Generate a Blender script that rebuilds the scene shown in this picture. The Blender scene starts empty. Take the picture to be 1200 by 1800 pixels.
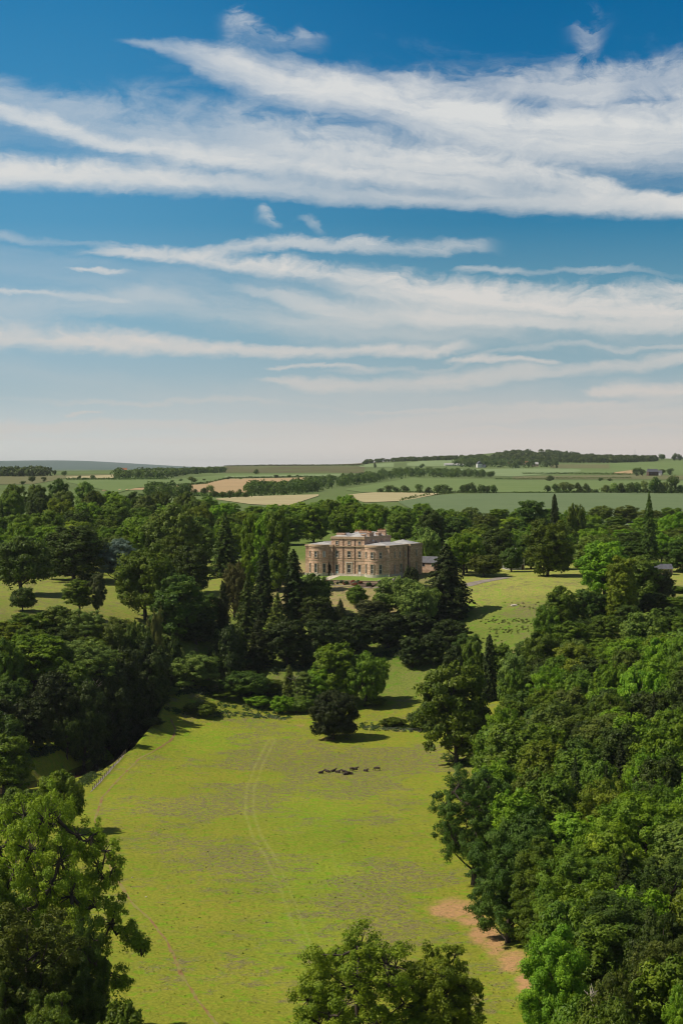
import bpy, math, random
import numpy as np
from math import radians, sin, cos, pi, sqrt

S = bpy.context.scene
COL = S.collection
F = 3500.0; CX = 600.0; HY = 825.0; CAMZ = 82.0      # focal length in photo pixels, photo centre, level line, eye height

# ------------------------------------------------------------------ helpers
def tag(o, label=None, cat=None, group=None, kind=None):
    if label: o['label'] = label
    if cat: o['category'] = cat
    if group: o['group'] = group
    if kind: o['kind'] = kind
    return o

def empty(name, loc, rz=0.0, scale=(1, 1, 1)):
    o = bpy.data.objects.new(name, None); COL.objects.link(o)
    o.location = loc; o.rotation_euler = (0, 0, rz); o.scale = scale
    o.empty_display_size = 0.5
    return o

def link(name, me, mat=None, parent=None):
    o = bpy.data.objects.new(name, me); COL.objects.link(o)
    if mat is not None and len(me.materials) == 0: me.materials.append(mat)
    if parent: o.parent = parent
    return o

def mesh_np(name, V, Q=None, T=None, smooth=False, attrs=None, cols=None):
    """mesh from numpy vertices, quads and triangles"""
    V = np.asarray(V, dtype=np.float32)
    me = bpy.data.meshes.new(name)
    nq = 0 if Q is None else len(Q); nt = 0 if T is None else len(T)
    me.vertices.add(len(V)); me.vertices.foreach_set('co', V.ravel())
    idx = []; starts = []; tot = []
    if nq: idx.append(np.asarray(Q, dtype=np.int32).ravel()); starts.append(np.arange(nq) * 4); tot.append(np.full(nq, 4))
    if nt: idx.append(np.asarray(T, dtype=np.int32).ravel()); starts.append(nq * 4 + np.arange(nt) * 3); tot.append(np.full(nt, 3))
    idx = np.concatenate(idx).astype(np.int32)
    me.loops.add(len(idx)); me.loops.foreach_set('vertex_index', idx)
    me.polygons.add(nq + nt)
    me.polygons.foreach_set('loop_start', np.concatenate(starts).astype(np.int32))
    me.polygons.foreach_set('loop_total', np.concatenate(tot).astype(np.int32))
    if attrs:
        for k, a in attrs.items():
            at = me.attributes.new(k, 'FLOAT', 'POINT'); at.data.foreach_set('value', np.asarray(a, dtype=np.float32))
    if cols:
        for k, a in cols.items():
            at = me.attributes.new(k, 'FLOAT_COLOR', 'POINT')
            c = np.ones((len(V), 4), dtype=np.float32); c[:, :3] = a
            at.data.foreach_set('color', c.ravel())
    me.update(calc_edges=True); me.validate()
    me.polygons.foreach_set('use_smooth', np.full(nq + nt, bool(smooth)))
    return me

class MB:
    """collects boxes, prisms and tubes into one mesh"""
    def __init__(s): s.v = []; s.f = []
    def add(s, vs, fs):
        n = len(s.v); s.v += [tuple(map(float, p)) for p in vs]; s.f += [tuple(i + n for i in f) for f in fs]
    def box(s, x0, x1, y0, y1, z0, z1, rot=None):
        vs = [(x, y, z) for z in (z0, z1) for y in (y0, y1) for x in (x0, x1)]
        if rot:
            ox, oy, a = rot; ca, sa = cos(a), sin(a)
            vs = [(ox + x * ca - y * sa, oy + x * sa + y * ca, z) for x, y, z in vs]
        s.add(vs, [(0, 2, 3, 1), (4, 5, 7, 6), (0, 1, 5, 4), (2, 6, 7, 3), (0, 4, 6, 2), (1, 3, 7, 5)])
    def prism(s, poly, z0, z1, top=True, bottom=True):
        n = len(poly)
        vs = [(x, y, z0) for x, y in poly] + [(x, y, z1) for x, y in poly]
        fs = [(i, (i + 1) % n, n + (i + 1) % n, n + i) for i in range(n)]
        if top: fs.append(tuple(range(n, 2 * n)))
        if bottom: fs.append(tuple(reversed(range(n))))
        s.add(vs, fs)
    def hip(s, x0, x1, y0, y1, z0, zr, inset):
        """hipped roof; the ridge runs along the longer side"""
        if (x1 - x0) >= (y1 - y0):
            r0 = (x0 + inset, (y0 + y1) / 2, zr); r1 = (max(x0 + inset, x1 - inset), (y0 + y1) / 2, zr)
            vs = [(x0, y0, z0), (x1, y0, z0), (x1, y1, z0), (x0, y1, z0), r0, r1]
            s.add(vs, [(0, 1, 5, 4), (1, 2, 5), (2, 3, 4, 5), (3, 0, 4), (3, 2, 1, 0)])
        else:
            r0 = ((x0 + x1) / 2, y0 + inset, zr); r1 = ((x0 + x1) / 2, max(y0 + inset, y1 - inset), zr)
            vs = [(x0, y0, z0), (x1, y0, z0), (x1, y1, z0), (x0, y1, z0), r0, r1]
            s.add(vs, [(0, 1, 4), (1, 2, 5, 4), (2, 3, 5), (3, 0, 4, 5), (3, 2, 1, 0)])
    def gable(s, x0, x1, y0, y1, z0, zr, along='x'):
        if along == 'x':
            ym = (y0 + y1) / 2
            vs = [(x0, y0, z0), (x1, y0, z0), (x1, y1, z0), (x0, y1, z0), (x0, ym, zr), (x1, ym, zr)]
            s.add(vs, [(0, 1, 5, 4), (2, 3, 4, 5), (1, 2, 5), (3, 0, 4), (3, 2, 1, 0)])
        else:
            xm = (x0 + x1) / 2
            vs = [(x0, y0, z0), (x1, y0, z0), (x1, y1, z0), (x0, y1, z0), (xm, y0, zr), (xm, y1, zr)]
            s.add(vs, [(1, 2, 5, 4), (3, 0, 4, 5), (0, 1, 4), (2, 3, 5), (3, 2, 1, 0)])
    def tube(s, pts, rads, n=6, cap=True):
        rings = []
        pts = [np.array(p, float) for p in pts]
        for i, p in enumerate(pts):
            a = pts[max(0, i - 1)]; b = pts[min(len(pts) - 1, i + 1)]
            t = b - a; t = t / (np.linalg.norm(t) + 1e-9)
            u = np.cross(t, (0.13, 0.97, 0.2)); u /= (np.linalg.norm(u) + 1e-9); w = np.cross(t, u)
            rings.append([p + rads[i] * (cos(2 * pi * k / n) * u + sin(2 * pi * k / n) * w) for k in range(n)])
        vs = [q for r in rings for q in r]; fs = []
        for i in range(len(pts) - 1):
            for k in range(n):
                fs.append((i * n + k, i * n + (k + 1) % n, (i + 1) * n + (k + 1) % n, (i + 1) * n + k))
        if cap:
            fs.append(tuple(reversed(range(n)))); fs.append(tuple(range((len(pts) - 1) * n, len(pts) * n)))
        s.add(vs, fs)
    def mesh(s, name, smooth=False):
        me = bpy.data.meshes.new(name); me.from_pydata(s.v, [], s.f); me.update()
        if smooth: me.polygons.foreach_set('use_smooth', [True] * len(me.polygons))
        return me
    def build(s, name, mat, parent=None, smooth=False):
        return link(name, s.mesh(name, smooth), mat, parent)

# ------------------------------------------------------------------ node helper
class NT:
    def __init__(s, tree): s.t = tree; s.n = tree.nodes; s.l = tree.links
    def new(s, kind, **kw):
        nd = s.n.new(kind)
        for k, v in kw.items(): setattr(nd, k, v)
        return nd
    def put(s, sock, v):
        if hasattr(v, 'is_output'): s.l.new(v, sock)
        elif v is not None: sock.default_value = v
    def math(s, op, a, b=None, c=None, clamp=False):
        nd = s.new('ShaderNodeMath', operation=op, use_clamp=clamp)
        s.put(nd.inputs[0], a)
        if b is not None: s.put(nd.inputs[1], b)
        if c is not None: s.put(nd.inputs[2], c)
        return nd.outputs[0]
    def vec(s, x, y, z=0.0):
        nd = s.new('ShaderNodeCombineXYZ')
        for i, v in enumerate((x, y, z)): s.put(nd.inputs[i], v)
        return nd.outputs[0]
    def noise(s, vec, scale=1.0, detail=4.0, rough=0.55, dist=0.0, dims='3D'):
        nd = s.new('ShaderNodeTexNoise', noise_dimensions=dims)
        if vec is not None: s.put(nd.inputs['Vector'], vec)
        nd.inputs['Scale'].default_value = scale; nd.inputs['Detail'].default_value = detail
        nd.inputs['Roughness'].default_value = rough; nd.inputs['Distortion'].default_value = dist
        return nd.outputs['Fac']
    def mrange(s, v, a, b, c=0.0, d=1.0, smooth=True):
        nd = s.new('ShaderNodeMapRange'); nd.interpolation_type = 'SMOOTHSTEP' if smooth else 'LINEAR'; nd.clamp = True
        s.put(nd.inputs[0], v)
        for i, x in enumerate((a, b, c, d)): s.put(nd.inputs[i + 1], x)
        return nd.outputs[0]
    def mix(s, fac, a, b, mode='MIX'):
        nd = s.new('ShaderNodeMix', data_type='RGBA', blend_type=mode)
        s.put(nd.inputs[0], fac); s.put(nd.inputs[6], a); s.put(nd.inputs[7], b)
        return nd.outputs[2]
    def ramp(s, v, stops, interp='LINEAR'):
        nd = s.new('ShaderNodeValToRGB'); cr = nd.color_ramp; cr.interpolation = interp
        while len(cr.elements) < len(stops): cr.elements.new(0.5)
        for e, (p, c) in zip(cr.elements, stops): e.position = p; e.color = (*c, 1)
        s.put(nd.inputs[0], v); return nd.outputs[0]
    def bump(s, h, strength=0.5, dist=0.1):
        nd = s.new('ShaderNodeBump'); nd.inputs['Strength'].default_value = strength; nd.inputs['Distance'].default_value = dist
        s.put(nd.inputs['Height'], h); return nd.outputs[0]

def material(name):
    m = bpy.data.materials.new(name); m.use_nodes = True
    m.node_tree.nodes.clear(); nt = NT(m.node_tree)
    out = nt.new('ShaderNodeOutputMaterial')
    return m, nt, out

def c4(c): return (*c, 1.0)

def stone_mat(name, a, b, scale=0.6, rough=0.85, bump=0.3, dist=0.05, brick=False, spec=0.3):
    m, nt, out = material(name)
    tc = nt.new('ShaderNodeTexCoord').outputs['Object']
    n1 = nt.noise(tc, scale, 6, 0.6); n2 = nt.noise(tc, scale * 9, 4, 0.6)
    col = nt.mix(nt.mrange(n1, 0.35, 0.65), c4(a), c4(b))
    col = nt.mix(nt.mrange(n2, 0.3, 0.75, 0.0, 0.45), col, c4([x * 0.62 for x in a]))
    if brick:
        sep = nt.new('ShaderNodeSeparateXYZ'); nt.put(sep.inputs[0], tc)
        h = nt.math('ADD', sep.outputs[0], sep.outputs[1])
        bk = nt.new('ShaderNodeTexBrick')
        nt.put(bk.inputs['Vector'], nt.vec(h, sep.outputs[2], 0.0))
        bk.inputs['Scale'].default_value = 1.0; bk.inputs['Brick Width'].default_value = 1.1; bk.inputs['Row Height'].default_value = 0.36
        bk.inputs['Mortar Size'].default_value = 0.02; bk.inputs['Bias'].default_value = -0.1
        bk.inputs['Color1'].default_value = (1, 1, 1, 1); bk.inputs['Color2'].default_value = (0.6, 0.5, 0.42, 1); bk.inputs['Mortar'].default_value = (0.62, 0.58, 0.5, 1)
        col = nt.mix(0.85, col, bk.outputs['Color'], 'MULTIPLY')
    p = nt.new('ShaderNodeBsdfPrincipled'); nt.put(p.inputs['Base Color'], col)
    p.inputs['Roughness'].default_value = rough; p.inputs['Specular IOR Level'].default_value = spec
    nt.put(p.inputs['Normal'], nt.bump(n2, bump, dist))
    nt.l.new(p.outputs[0], out.inputs[0])
    return m

M = {}
M['sandstone'] = stone_mat('sandstone', (0.76, 0.545, 0.405), (0.56, 0.39, 0.285), 0.35, brick=True)
M['trim_stone'] = stone_mat('trim_stone', (0.52, 0.39, 0.26), (0.38, 0.28, 0.18), 0.5)
M['dark_stone'] = stone_mat('dark_stone', (0.13, 0.085, 0.06), (0.07, 0.05, 0.04), 0.8)
M['pale_stone'] = stone_mat('pale_stone', (0.62, 0.57, 0.47), (0.42, 0.37, 0.3), 0.8)
M['lead'] = stone_mat('lead_roof', (0.52, 0.51, 0.50), (0.36, 0.35, 0.35), 0.4, rough=0.5, bump=0.1)
M['slate'] = stone_mat('slate_roof', (0.13, 0.135, 0.16), (0.085, 0.085, 0.10), 0.7, rough=0.6)
M['tile'] = stone_mat('clay_tile', (0.42, 0.19, 0.1), (0.3, 0.14, 0.08), 0.7)
M['white'] = stone_mat('white_paint', (0.75, 0.75, 0.72), (0.62, 0.62, 0.6), 0.7, rough=0.6, bump=0.05)
M['paleblue'] = stone_mat('pale_door_paint', (0.32, 0.45, 0.46), (0.28, 0.4, 0.42), 0.7, rough=0.6, bump=0.05)
M['bark'] = stone_mat('bark', (0.085, 0.065, 0.048), (0.04, 0.033, 0.026), 1.2, bump=0.8)
M['deadwood'] = stone_mat('deadwood', (0.38, 0.33, 0.27), (0.22, 0.18, 0.15), 1.2, bump=0.6)
M['post'] = stone_mat('fence_wood', (0.24, 0.2, 0.14), (0.14, 0.115, 0.08), 2.0)
M['wire'] = stone_mat('wire', (0.3, 0.3, 0.3), (0.25, 0.25, 0.25), 2.0, rough=0.5)
M['soil'] = stone_mat('red_soil', (0.40, 0.20, 0.10), (0.24, 0.15, 0.07), 0.35, bump=0.6, dist=0.1)
M['gravel'] = stone_mat('gravel', (0.30, 0.26, 0.22), (0.2, 0.17, 0.15), 0.5)
M['bed'] = stone_mat('flower_bed_soil', (0.12, 0.08, 0.06), (0.06, 0.045, 0.035), 1.0)
m, nt, out = material('window_glass')
p = nt.new('ShaderNodeBsdfPrincipled'); p.inputs['Base Color'].default_value = (0.012, 0.014, 0.016, 1); p.inputs['Roughness'].default_value = 0.12
nt.l.new(p.outputs[0], out.inputs[0]); M['glass'] = m
m, nt, out = material('cattle_hide')
tc = nt.new('ShaderNodeTexCoord').outputs['Object']
p = nt.new('ShaderNodeBsdfPrincipled'); nt.put(p.inputs['Base Color'], nt.mix(nt.noise(tc, 2.0), (0.018, 0.011, 0.008, 1), (0.055, 0.028, 0.018, 1)))
p.inputs['Roughness'].default_value = 0.7; nt.l.new(p.outputs[0], out.inputs[0]); M['hide'] = m
# river water
m, nt, out = material('river_water')
tc = nt.new('ShaderNodeTexCoord').outputs['Object']
p = nt.new('ShaderNodeBsdfPrincipled'); nt.put(p.inputs['Base Color'], nt.mix(nt.noise(tc, 0.15), (0.05, 0.022, 0.016, 1), (0.012, 0.012, 0.014, 1)))
p.inputs['Roughness'].default_value = 0.12; nt.put(p.inputs['Normal'], nt.bump(nt.noise(tc, 1.5), 0.3, 0.05))
nt.l.new(p.outputs[0], out.inputs[0]); M['water'] = m

# foliage: one material, tinted by the colour each crown object carries
def leaf_material(name, trans=0.36, rough=0.5):
    m, nt, out = material(name)
    oi = nt.new('ShaderNodeObjectInfo')
    tone = nt.new('ShaderNodeAttribute', attribute_name='tone').outputs['Fac']
    tc = nt.new('ShaderNodeTexCoord').outputs['Object']
    n = nt.noise(tc, 1.9, 3, 0.6)
    v = nt.math('MULTIPLY', nt.math('MULTIPLY_ADD', tone, 0.62, 0.69), nt.math('MULTIPLY_ADD', n, 0.9, 0.55))
    hs = nt.new('ShaderNodeHueSaturation')
    nt.put(hs.inputs['Hue'], nt.math('MULTIPLY_ADD', nt.math('SUBTRACT', tone, 0.5), -0.035, nt.math('MULTIPLY_ADD', oi.outputs['Random'], 0.026, 0.487)))
    hs.inputs['Saturation'].default_value = 1.0
    nt.put(hs.inputs['Value'], nt.math('MULTIPLY', v, nt.math('MULTIPLY_ADD', oi.outputs['Random'], 0.6, 0.70)))
    nt.put(hs.inputs['Color'], oi.outputs['Color'])
    p = nt.new('ShaderNodeBsdfPrincipled'); nt.put(p.inputs['Base Color'], hs.outputs[0])
    p.inputs['Roughness'].default_value = rough; p.inputs['Specular IOR Level'].default_value = 0.22
    tr = nt.new('ShaderNodeBsdfTranslucent'); nt.put(tr.inputs['Color'], nt.mix(0.5, hs.outputs[0], (0.9, 1.0, 0.35, 1), 'MULTIPLY'))
    mx = nt.new('ShaderNodeMixShader'); mx.inputs[0].default_value = trans
    nt.l.new(p.outputs[0], mx.inputs[1]); nt.l.new(tr.outputs[0], mx.inputs[2]); nt.l.new(mx.outputs[0], out.inputs[0])
    return m
M['leaf'] = leaf_material('leaves')
# ------------------------------------------------------------------ terrain: height over (bearing, distance), a real landform
PCOL = [
 (-900, [(0,0),(300,0),(420,4),(470,10),(520,26),(560,34),(620,37),(700,38),(850,43),(1100,50),(1300,54),(2000,60),(3300,72),(4500,77),(7000,75),(10000,70),(16000,118),(20000,140),(26000,130)]),
 (-200, [(0,0),(300,0),(420,0),(480,-1),(520,8),(560,22),(600,33),(640,36),(700,38),(850,43),(1100,50),(1300,54),(1600,57),(2000,60),(2600,64),(3300,71),(4500,77),(5500,77),(7000,74),(10000,74),(16000,112),(20000,140),(26000,130)]),
 (0,    [(0,0),(300,0),(450,0),(530,-1),(560,6),(592,20),(620,31),(644,35.5),(670,37),(700,37.7),(754,39),(850,43.5),(950,46),(1100,50),(1300,54),(1600,57),(2000,60),(2600,64),(3300,71.5),(4200,76.5),(5500,77.5),(7000,74),(10000,74),(16000,108),(20000,142),(26000,130)]),
 (150,  [(0,0),(300,0),(450,0),(541,-1),(560,1),(592,14),(620,27),(644,34),(670,36),(700,37),(754,38.6),(850,43),(950,46),(1100,50),(1300,54),(1600,59),(2000,63),(2600,68),(3300,73),(4200,77),(5500,78.5),(7000,75),(10000,75),(16000,112),(20000,150),(26000,135)]),
 (300,  [(0,0),(300,0),(450,0),(541,0),(592,2),(620,5),(644,17),(670,29),(700,33.5),(754,36),(850,41),(950,45),(1100,48),(1300,53),(1600,58),(2000,61),(2600,65),(3300,70),(4200,76),(5500,84),(7000,78),(10000,72),(16000,95),(20000,128),(26000,120)]),
 (450,  [(0,0),(300,0),(450,0),(541,0),(592,1.5),(635,5),(670,17),(700,27),(731,34.5),(754,37),(850,41),(950,44),(1100,47),(1300,52),(1600,56.5),(2000,57.5),(2600,62),(3300,67),(4200,76),(5500,93),(6200,97),(7000,88),(10000,72),(16000,80),(26000,80)]),
 (600,  [(0,0),(300,0),(450,0),(541,0),(592,2),(635,5),(670,14),(700,26),(731,34.6),(754,38),(776,39.8),(850,42),(950,44.5),(1000,46.3),(1100,49),(1300,52),(1600,55),(2000,57),(2600,61),(3300,67),(4200,76),(5500,94),(6200,97),(7000,90),(10000,72),(16000,80),(26000,80)]),
 (750,  [(0,0),(300,0),(450,0),(541,0),(592,2.5),(635,7),(670,15.5),(700,25),(731,33),(754,38.5),(776,39.8),(850,41),(950,43),(1100,47),(1300,52),(1600,55),(2000,57.2),(2600,61.5),(3300,68),(4200,86),(5500,113),(6500,115),(8000,92),(12000,75),(26000,80)]),
 (900,  [(0,0),(300,0),(450,0.5),(541,2),(592,6),(635,13),(670,22.5),(700,30),(731,37),(754,40),(776,40.6),(850,41.5),(950,42.5),(1100,46),(1300,52),(1600,55),(2000,57.4),(2600,62),(3300,68),(4200,83),(5500,118),(6600,145),(7600,140),(9000,100),(14000,75),(26000,80)]),
 (1050, [(0,0),(300,2),(450,5),(541,10),(592,17),(635,24),(670,30),(700,34.5),(731,38),(754,40),(776,40.8),(850,42),(950,43),(1100,46),(1300,52),(1600,55),(2000,57.4),(2600,62),(3300,68),(4200,82),(5500,114),(6500,128),(7600,122),(9000,95),(14000,75),(26000,80)]),
 (1200, [(0,2),(300,5),(450,10),(541,17),(592,23),(635,29),(670,33),(700,36),(731,39),(754,40),(850,42),(950,43),(1100,46),(1300,52),(1600,55),(2000,57.6),(2600,62),(3300,68),(4200,83),(5500,110),(6500,115),(7600,108),(9000,90),(14000,75),(26000,80)]),
 (1500, [(0,6),(300,12),(450,20),(541,26),(592,30),(635,34),(700,38),(754,40),(950,43),(1100,46),(1300,52),(2000,58),(3300,68),(4200,83),(5500,106),(7000,104),(9000,88),(14000,75),(26000,80)]),
]
LD0, LD1 = math.log(15.0), math.log(26000.0); NLD = 1400
_ld = np.linspace(LD0, LD1, NLD); _dd = np.exp(_ld)
_pc = np.array([c[0] for c in PCOL], float)
_prof = np.array([np.interp(_dd, [p[0] for p in c[1]], [p[1] for p in c[1]]) for c in PCOL])
k = np.exp(-0.5 * (np.arange(-9, 10) / 3.6) ** 2); k /= k.sum()
_prof = np.array([np.convolve(np.pad(r, 9, mode='edge'), k, mode='valid') for r in _prof])
PX0, PX1, NPX = -900.0, 1500.0, 481
_px = np.linspace(PX0, PX1, NPX)
_G = np.array([np.interp(_px, _pc, _prof[:, j]) for j in range(NLD)]).T
k2 = np.exp(-0.5 * (np.arange(-16, 17) / 7.0) ** 2); k2 /= k2.sum()
_G = np.array([np.convolve(np.pad(_G[:, j], 16, mode='edge'), k2, mode='valid') for j in range(NLD)]).T

RIVER = [(-500, 430), (-200, 478), (0, 520), (60, 531), (130, 547), (185, 572), (222, 604), (244, 632), (300, 650), (420, 662)]
def w_of(px, d): return ((px - CX) * d / F, d)
_RV = np.array([w_of(a, b) for a, b in RIVER])
def poly_dist(X, Y, P):
    best = np.full(np.shape(X), 1e9)
    for (x0, y0), (x1, y1) in zip(P[:-1], P[1:]):
        dx, dy = x1 - x0, y1 - y0; L = dx * dx + dy * dy
        t = np.clip(((X - x0) * dx + (Y - y0) * dy) / L, 0, 1)
        best = np.minimum(best, np.hypot(X - x0 - t * dx, Y - y0 - t * dy))
    return best
def hgt(px, d):
    px = np.asarray(px, float); d = np.asarray(d, float)
    px, d = np.broadcast_arrays(px, d)
    u = np.clip((px - PX0) / (PX1 - PX0) * (NPX - 1), 0, NPX - 1.001)
    v = np.clip((np.log(np.maximum(d, 16.0)) - LD0) / (LD1 - LD0) * (NLD - 1), 0, NLD - 1.001)
    i = u.astype(int); j = v.astype(int); fu = u - i; fv = v - j
    z = (_G[i, j] * (1 - fu) + _G[i + 1, j] * fu) * (1 - fv) + (_G[i, j + 1] * (1 - fu) + _G[i + 1, j + 1] * fu) * fv
    X = (px - CX) * d / F
    # gentle rolls
    z = z + 0.35 * np.sin(X * 0.043 + 1.1) * np.sin(d * 0.031 + 0.4) * np.clip(d / 300, 0, 1) * np.clip((900 - d) / 300 + 0.15, 0.15, 1)
    far = np.clip((d - 11000) / 5000, 0, 1); z = z + far * (24 + 20 * np.sin(X / 900.0 + 0.5) + 12 * np.sin(X / 410.0 + 2.0)) * (px < 420)
    rd = poly_dist(X, d, _RV)
    ch = np.clip(1 - (rd - 4.0) / 6.0, 0, 1); ch = ch * ch * (3 - 2 * ch)
    z = np.where(d < 720, z * (1 - ch) + np.minimum(z, -3.4) * ch, z)
    return z
def ground_at(px, py, dmin=200.0, dmax=24000.0):
    """point of the ground seen at a photo pixel: (px, distance)"""
    ds = np.exp(np.linspace(math.log(dmin), math.log(dmax), 3000))
    zz = hgt(np.full_like(ds, px), ds); ray = CAMZ - (py - HY) * ds / F
    k = np.argmax(zz >= ray)
    if zz[k] < ray[k]: return dmax
    if k == 0: return ds[0]
    a = (zz[k-1] - ray[k-1]); b = (zz[k] - ray[k])
    return ds[k-1] + (ds[k] - ds[k-1]) * (-a) / (b - a + 1e-12)
def P3(px, d, dz=0.0):
    return ((px - CX) * d / F, d, float(hgt(px, d)) + dz)
def gz(x, y): return float(hgt(CX + x / y * F, y))

# ground sheet
def vnoise(X, Y, s, seed=0):
    """smooth value noise in numpy"""
    r = np.random.RandomState(seed).rand(128, 128)
    x = X / s; y = Y / s; i = np.floor(x).astype(int); j = np.floor(y).astype(int); fx = x - i; fy = y - j
    fx = fx * fx * (3 - 2 * fx); fy = fy * fy * (3 - 2 * fy)
    g = lambda a, b: r[a % 128, b % 128]
    return (g(i, j) * (1 - fx) + g(i + 1, j) * fx) * (1 - fy) + (g(i, j + 1) * (1 - fx) + g(i + 1, j + 1) * fx) * fy
def fbm(X, Y, s, seed=0, n=4):
    v = 0; a = 1; t = 0
    for q in range(n): v = v + a * vnoise(X, Y, s / 2 ** q, seed + q); t += a; a *= 0.55
    return v / t

pxs = np.concatenate([np.linspace(-6000, -300, 24)[:-1], np.arange(-300, -40, 12.0), np.arange(-40, 1241, 3.0), np.arange(1252, 1500, 12.0), np.linspace(1500, 7200, 24)])
rows = [15, 40, 80, 130, 180, 220, 250]
d = 262.0
while d < 780: rows.append(d); d += max(0.35, 1.5 * d * d / (F * 78.0))
while d < 25500: rows.append(d); d *= 1.0095
rows = np.array(rows)
PX, DD = np.meshgrid(pxs, rows)
Z = hgt(np.clip(PX, PX0, PX1), DD)
XX = (PX - CX) * DD / F
meadow = (DD < 800)
Z = Z + np.where(meadow, 0.22 * (fbm(XX, DD, 5.0, 3) - 0.5), 0)
back = 3
V = np.stack([XX, DD, Z], -1)
br = []
for yy in (-700.0, -60.0, 5.0):
    br.append(np.stack([np.linspace(-3500, 3500, len(pxs)) if yy < 0 else np.linspace(-200, 200, len(pxs)), np.full(len(pxs), yy), np.zeros(len(pxs))], -1))
V = np.concatenate([np.array(br), V], 0)
R_, C_ = V.shape[:2]
I = np.arange(R_ * C_).reshape(R_, C_)
Q = np.stack([I[:-1, :-1], I[:-1, 1:], I[1:, 1:], I[1:, :-1]], -1).reshape(-1, 4)
X1 = V[..., 0]; Y1 = V[..., 1]; PXf = np.concatenate([np.zeros((3, len(pxs))) + 600, PX], 0)
PYf = HY + (CAMZ - V[..., 2]) * F / np.maximum(Y1, 15)
def blob(cx, cy, rx, ry): return np.exp(-(((PXf - cx) / rx) ** 2 + ((PYf - cy) / ry) ** 2))
def cl(c): return np.array(c, float)
base = np.zeros(V.shape) + cl((0.236, 0.250, 0.027))          # valley meadow
nz = fbm(X1, Y1, 40, 11)[..., None]
base = base * (0.86 + 0.28 * nz)
def sm(a, b, x): t = np.clip((x - a) / (b - a), 0, 1); return t * t * (3 - 2 * t)
# rougher grass on the bank, mown parkland and dry lawn on the plateau
w = sm(622, 650, Y1)[..., None]; base = base * (1 - w) + cl((0.17, 0.21, 0.04)) * (0.8 + 0.4 * nz) * w
w = (sm(700, 735, Y1) * sm(760, 840, PXf))[..., None]; base = base * (1 - w) + cl((0.31, 0.315, 0.075)) * (0.85 + 0.3 * nz) * w
w = (sm(640, 650, Y1) * (1 - sm(380, 470, PXf)))[..., None] * (V[..., 2:3] > 30); base = base * (1 - w) + cl((0.235, 0.25, 0.05)) * (0.8 + 0.4 * nz) * w
w = (sm(705, 722, Y1) * sm(430, 520, PXf) * (1 - sm(700, 790, PXf)))[..., None]; base = base * (1 - w) + cl((0.33, 0.27, 0.12)) * (0.85 + 0.3 * nz) * w
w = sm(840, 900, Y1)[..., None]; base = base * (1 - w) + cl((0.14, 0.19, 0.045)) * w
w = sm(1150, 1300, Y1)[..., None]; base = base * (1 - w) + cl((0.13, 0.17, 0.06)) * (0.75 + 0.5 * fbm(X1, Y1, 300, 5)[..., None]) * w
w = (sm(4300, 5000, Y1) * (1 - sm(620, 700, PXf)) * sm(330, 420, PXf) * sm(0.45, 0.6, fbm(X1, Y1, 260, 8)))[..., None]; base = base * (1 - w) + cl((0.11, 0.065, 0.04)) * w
w = sm(9000, 12000, Y1)[..., None]; base = base * (1 - w) + cl((0.09, 0.13, 0.12)) * w  # far hills tinted bluer in the ground colour to add to the haze
# meadow patches
dry = 0.25 + 0.5 * (blob(400, 1420, 110, 60) + blob(600, 1330, 200, 30) + blob(700, 1400, 90, 90) + blob(400, 1350, 120, 30) + blob(700, 1520, 90, 70) + blob(430, 1540, 70, 50) + blob(860, 1760, 60, 60) + blob(660, 1600, 60, 60)) + 0.55 * blob(900, 1070, 60, 22)
green = 0.55 * (blob(330, 1300, 120, 20) + blob(560, 1450, 100, 60) + blob(540, 1660, 90, 60) + blob(560, 1540, 120, 50))
fbig = fbm(X1, Y1, 28, 21)
dryv = np.clip(dry * (0.1 + 1.7 * sm(0.3, 0.7, fbm(X1, Y1, 22, 21))) - 0.2 * green, 0, 1) * (Y1 < 800)
base = base * (1 + (green * (Y1 < 640))[..., None] * cl((-0.10, 0.16, -0.2)))
# vehicle tracks pressed into the meadow
def px_path(pts, n=14, dmin=250, dmax=780):
    out = []
    for (a, b), (c, e) in zip(pts[:-1], pts[1:]):
        for q in range(n):
            t = q / n; px = a + (c - a) * t; py = b + (e - b) * t
            dd = ground_at(px, py, dmin, dmax); out.append(((px - CX) * dd / F, dd))
    px, py = pts[-1]; dd = ground_at(px, py, dmin, dmax); out.append(((px - CX) * dd / F, dd)); return np.array(out)
trk = np.zeros(X1.shape)
for pts, wd, gap, a in (([(478, 1300), (455, 1345), (440, 1385), (438, 1430), (452, 1470), (475, 1506)], 0.34, 0.95, 0.9),
                    ([(475, 1506), (500, 1560), (514, 1600), (530, 1645), (556, 1700), (580, 1760)], 0.32, 0.92, 0.6), ([(590, 1500), (612, 1560), (650, 1600)], 0.3, 0.9, 0.35),
                    ([(690, 1340), (700, 1400), (690, 1460)], 0.35, 0.9, 0.3)):
    pth = px_path(pts, 6); dist = poly_dist(X1, Y1, pth)
    trk = np.maximum(trk, a * np.exp(-((dist - gap) / wd) ** 2) * (0.45 + 0.9 * fbm(X1, Y1, 4, 31)))
trk = np.clip(trk, 0, 1)
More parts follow.
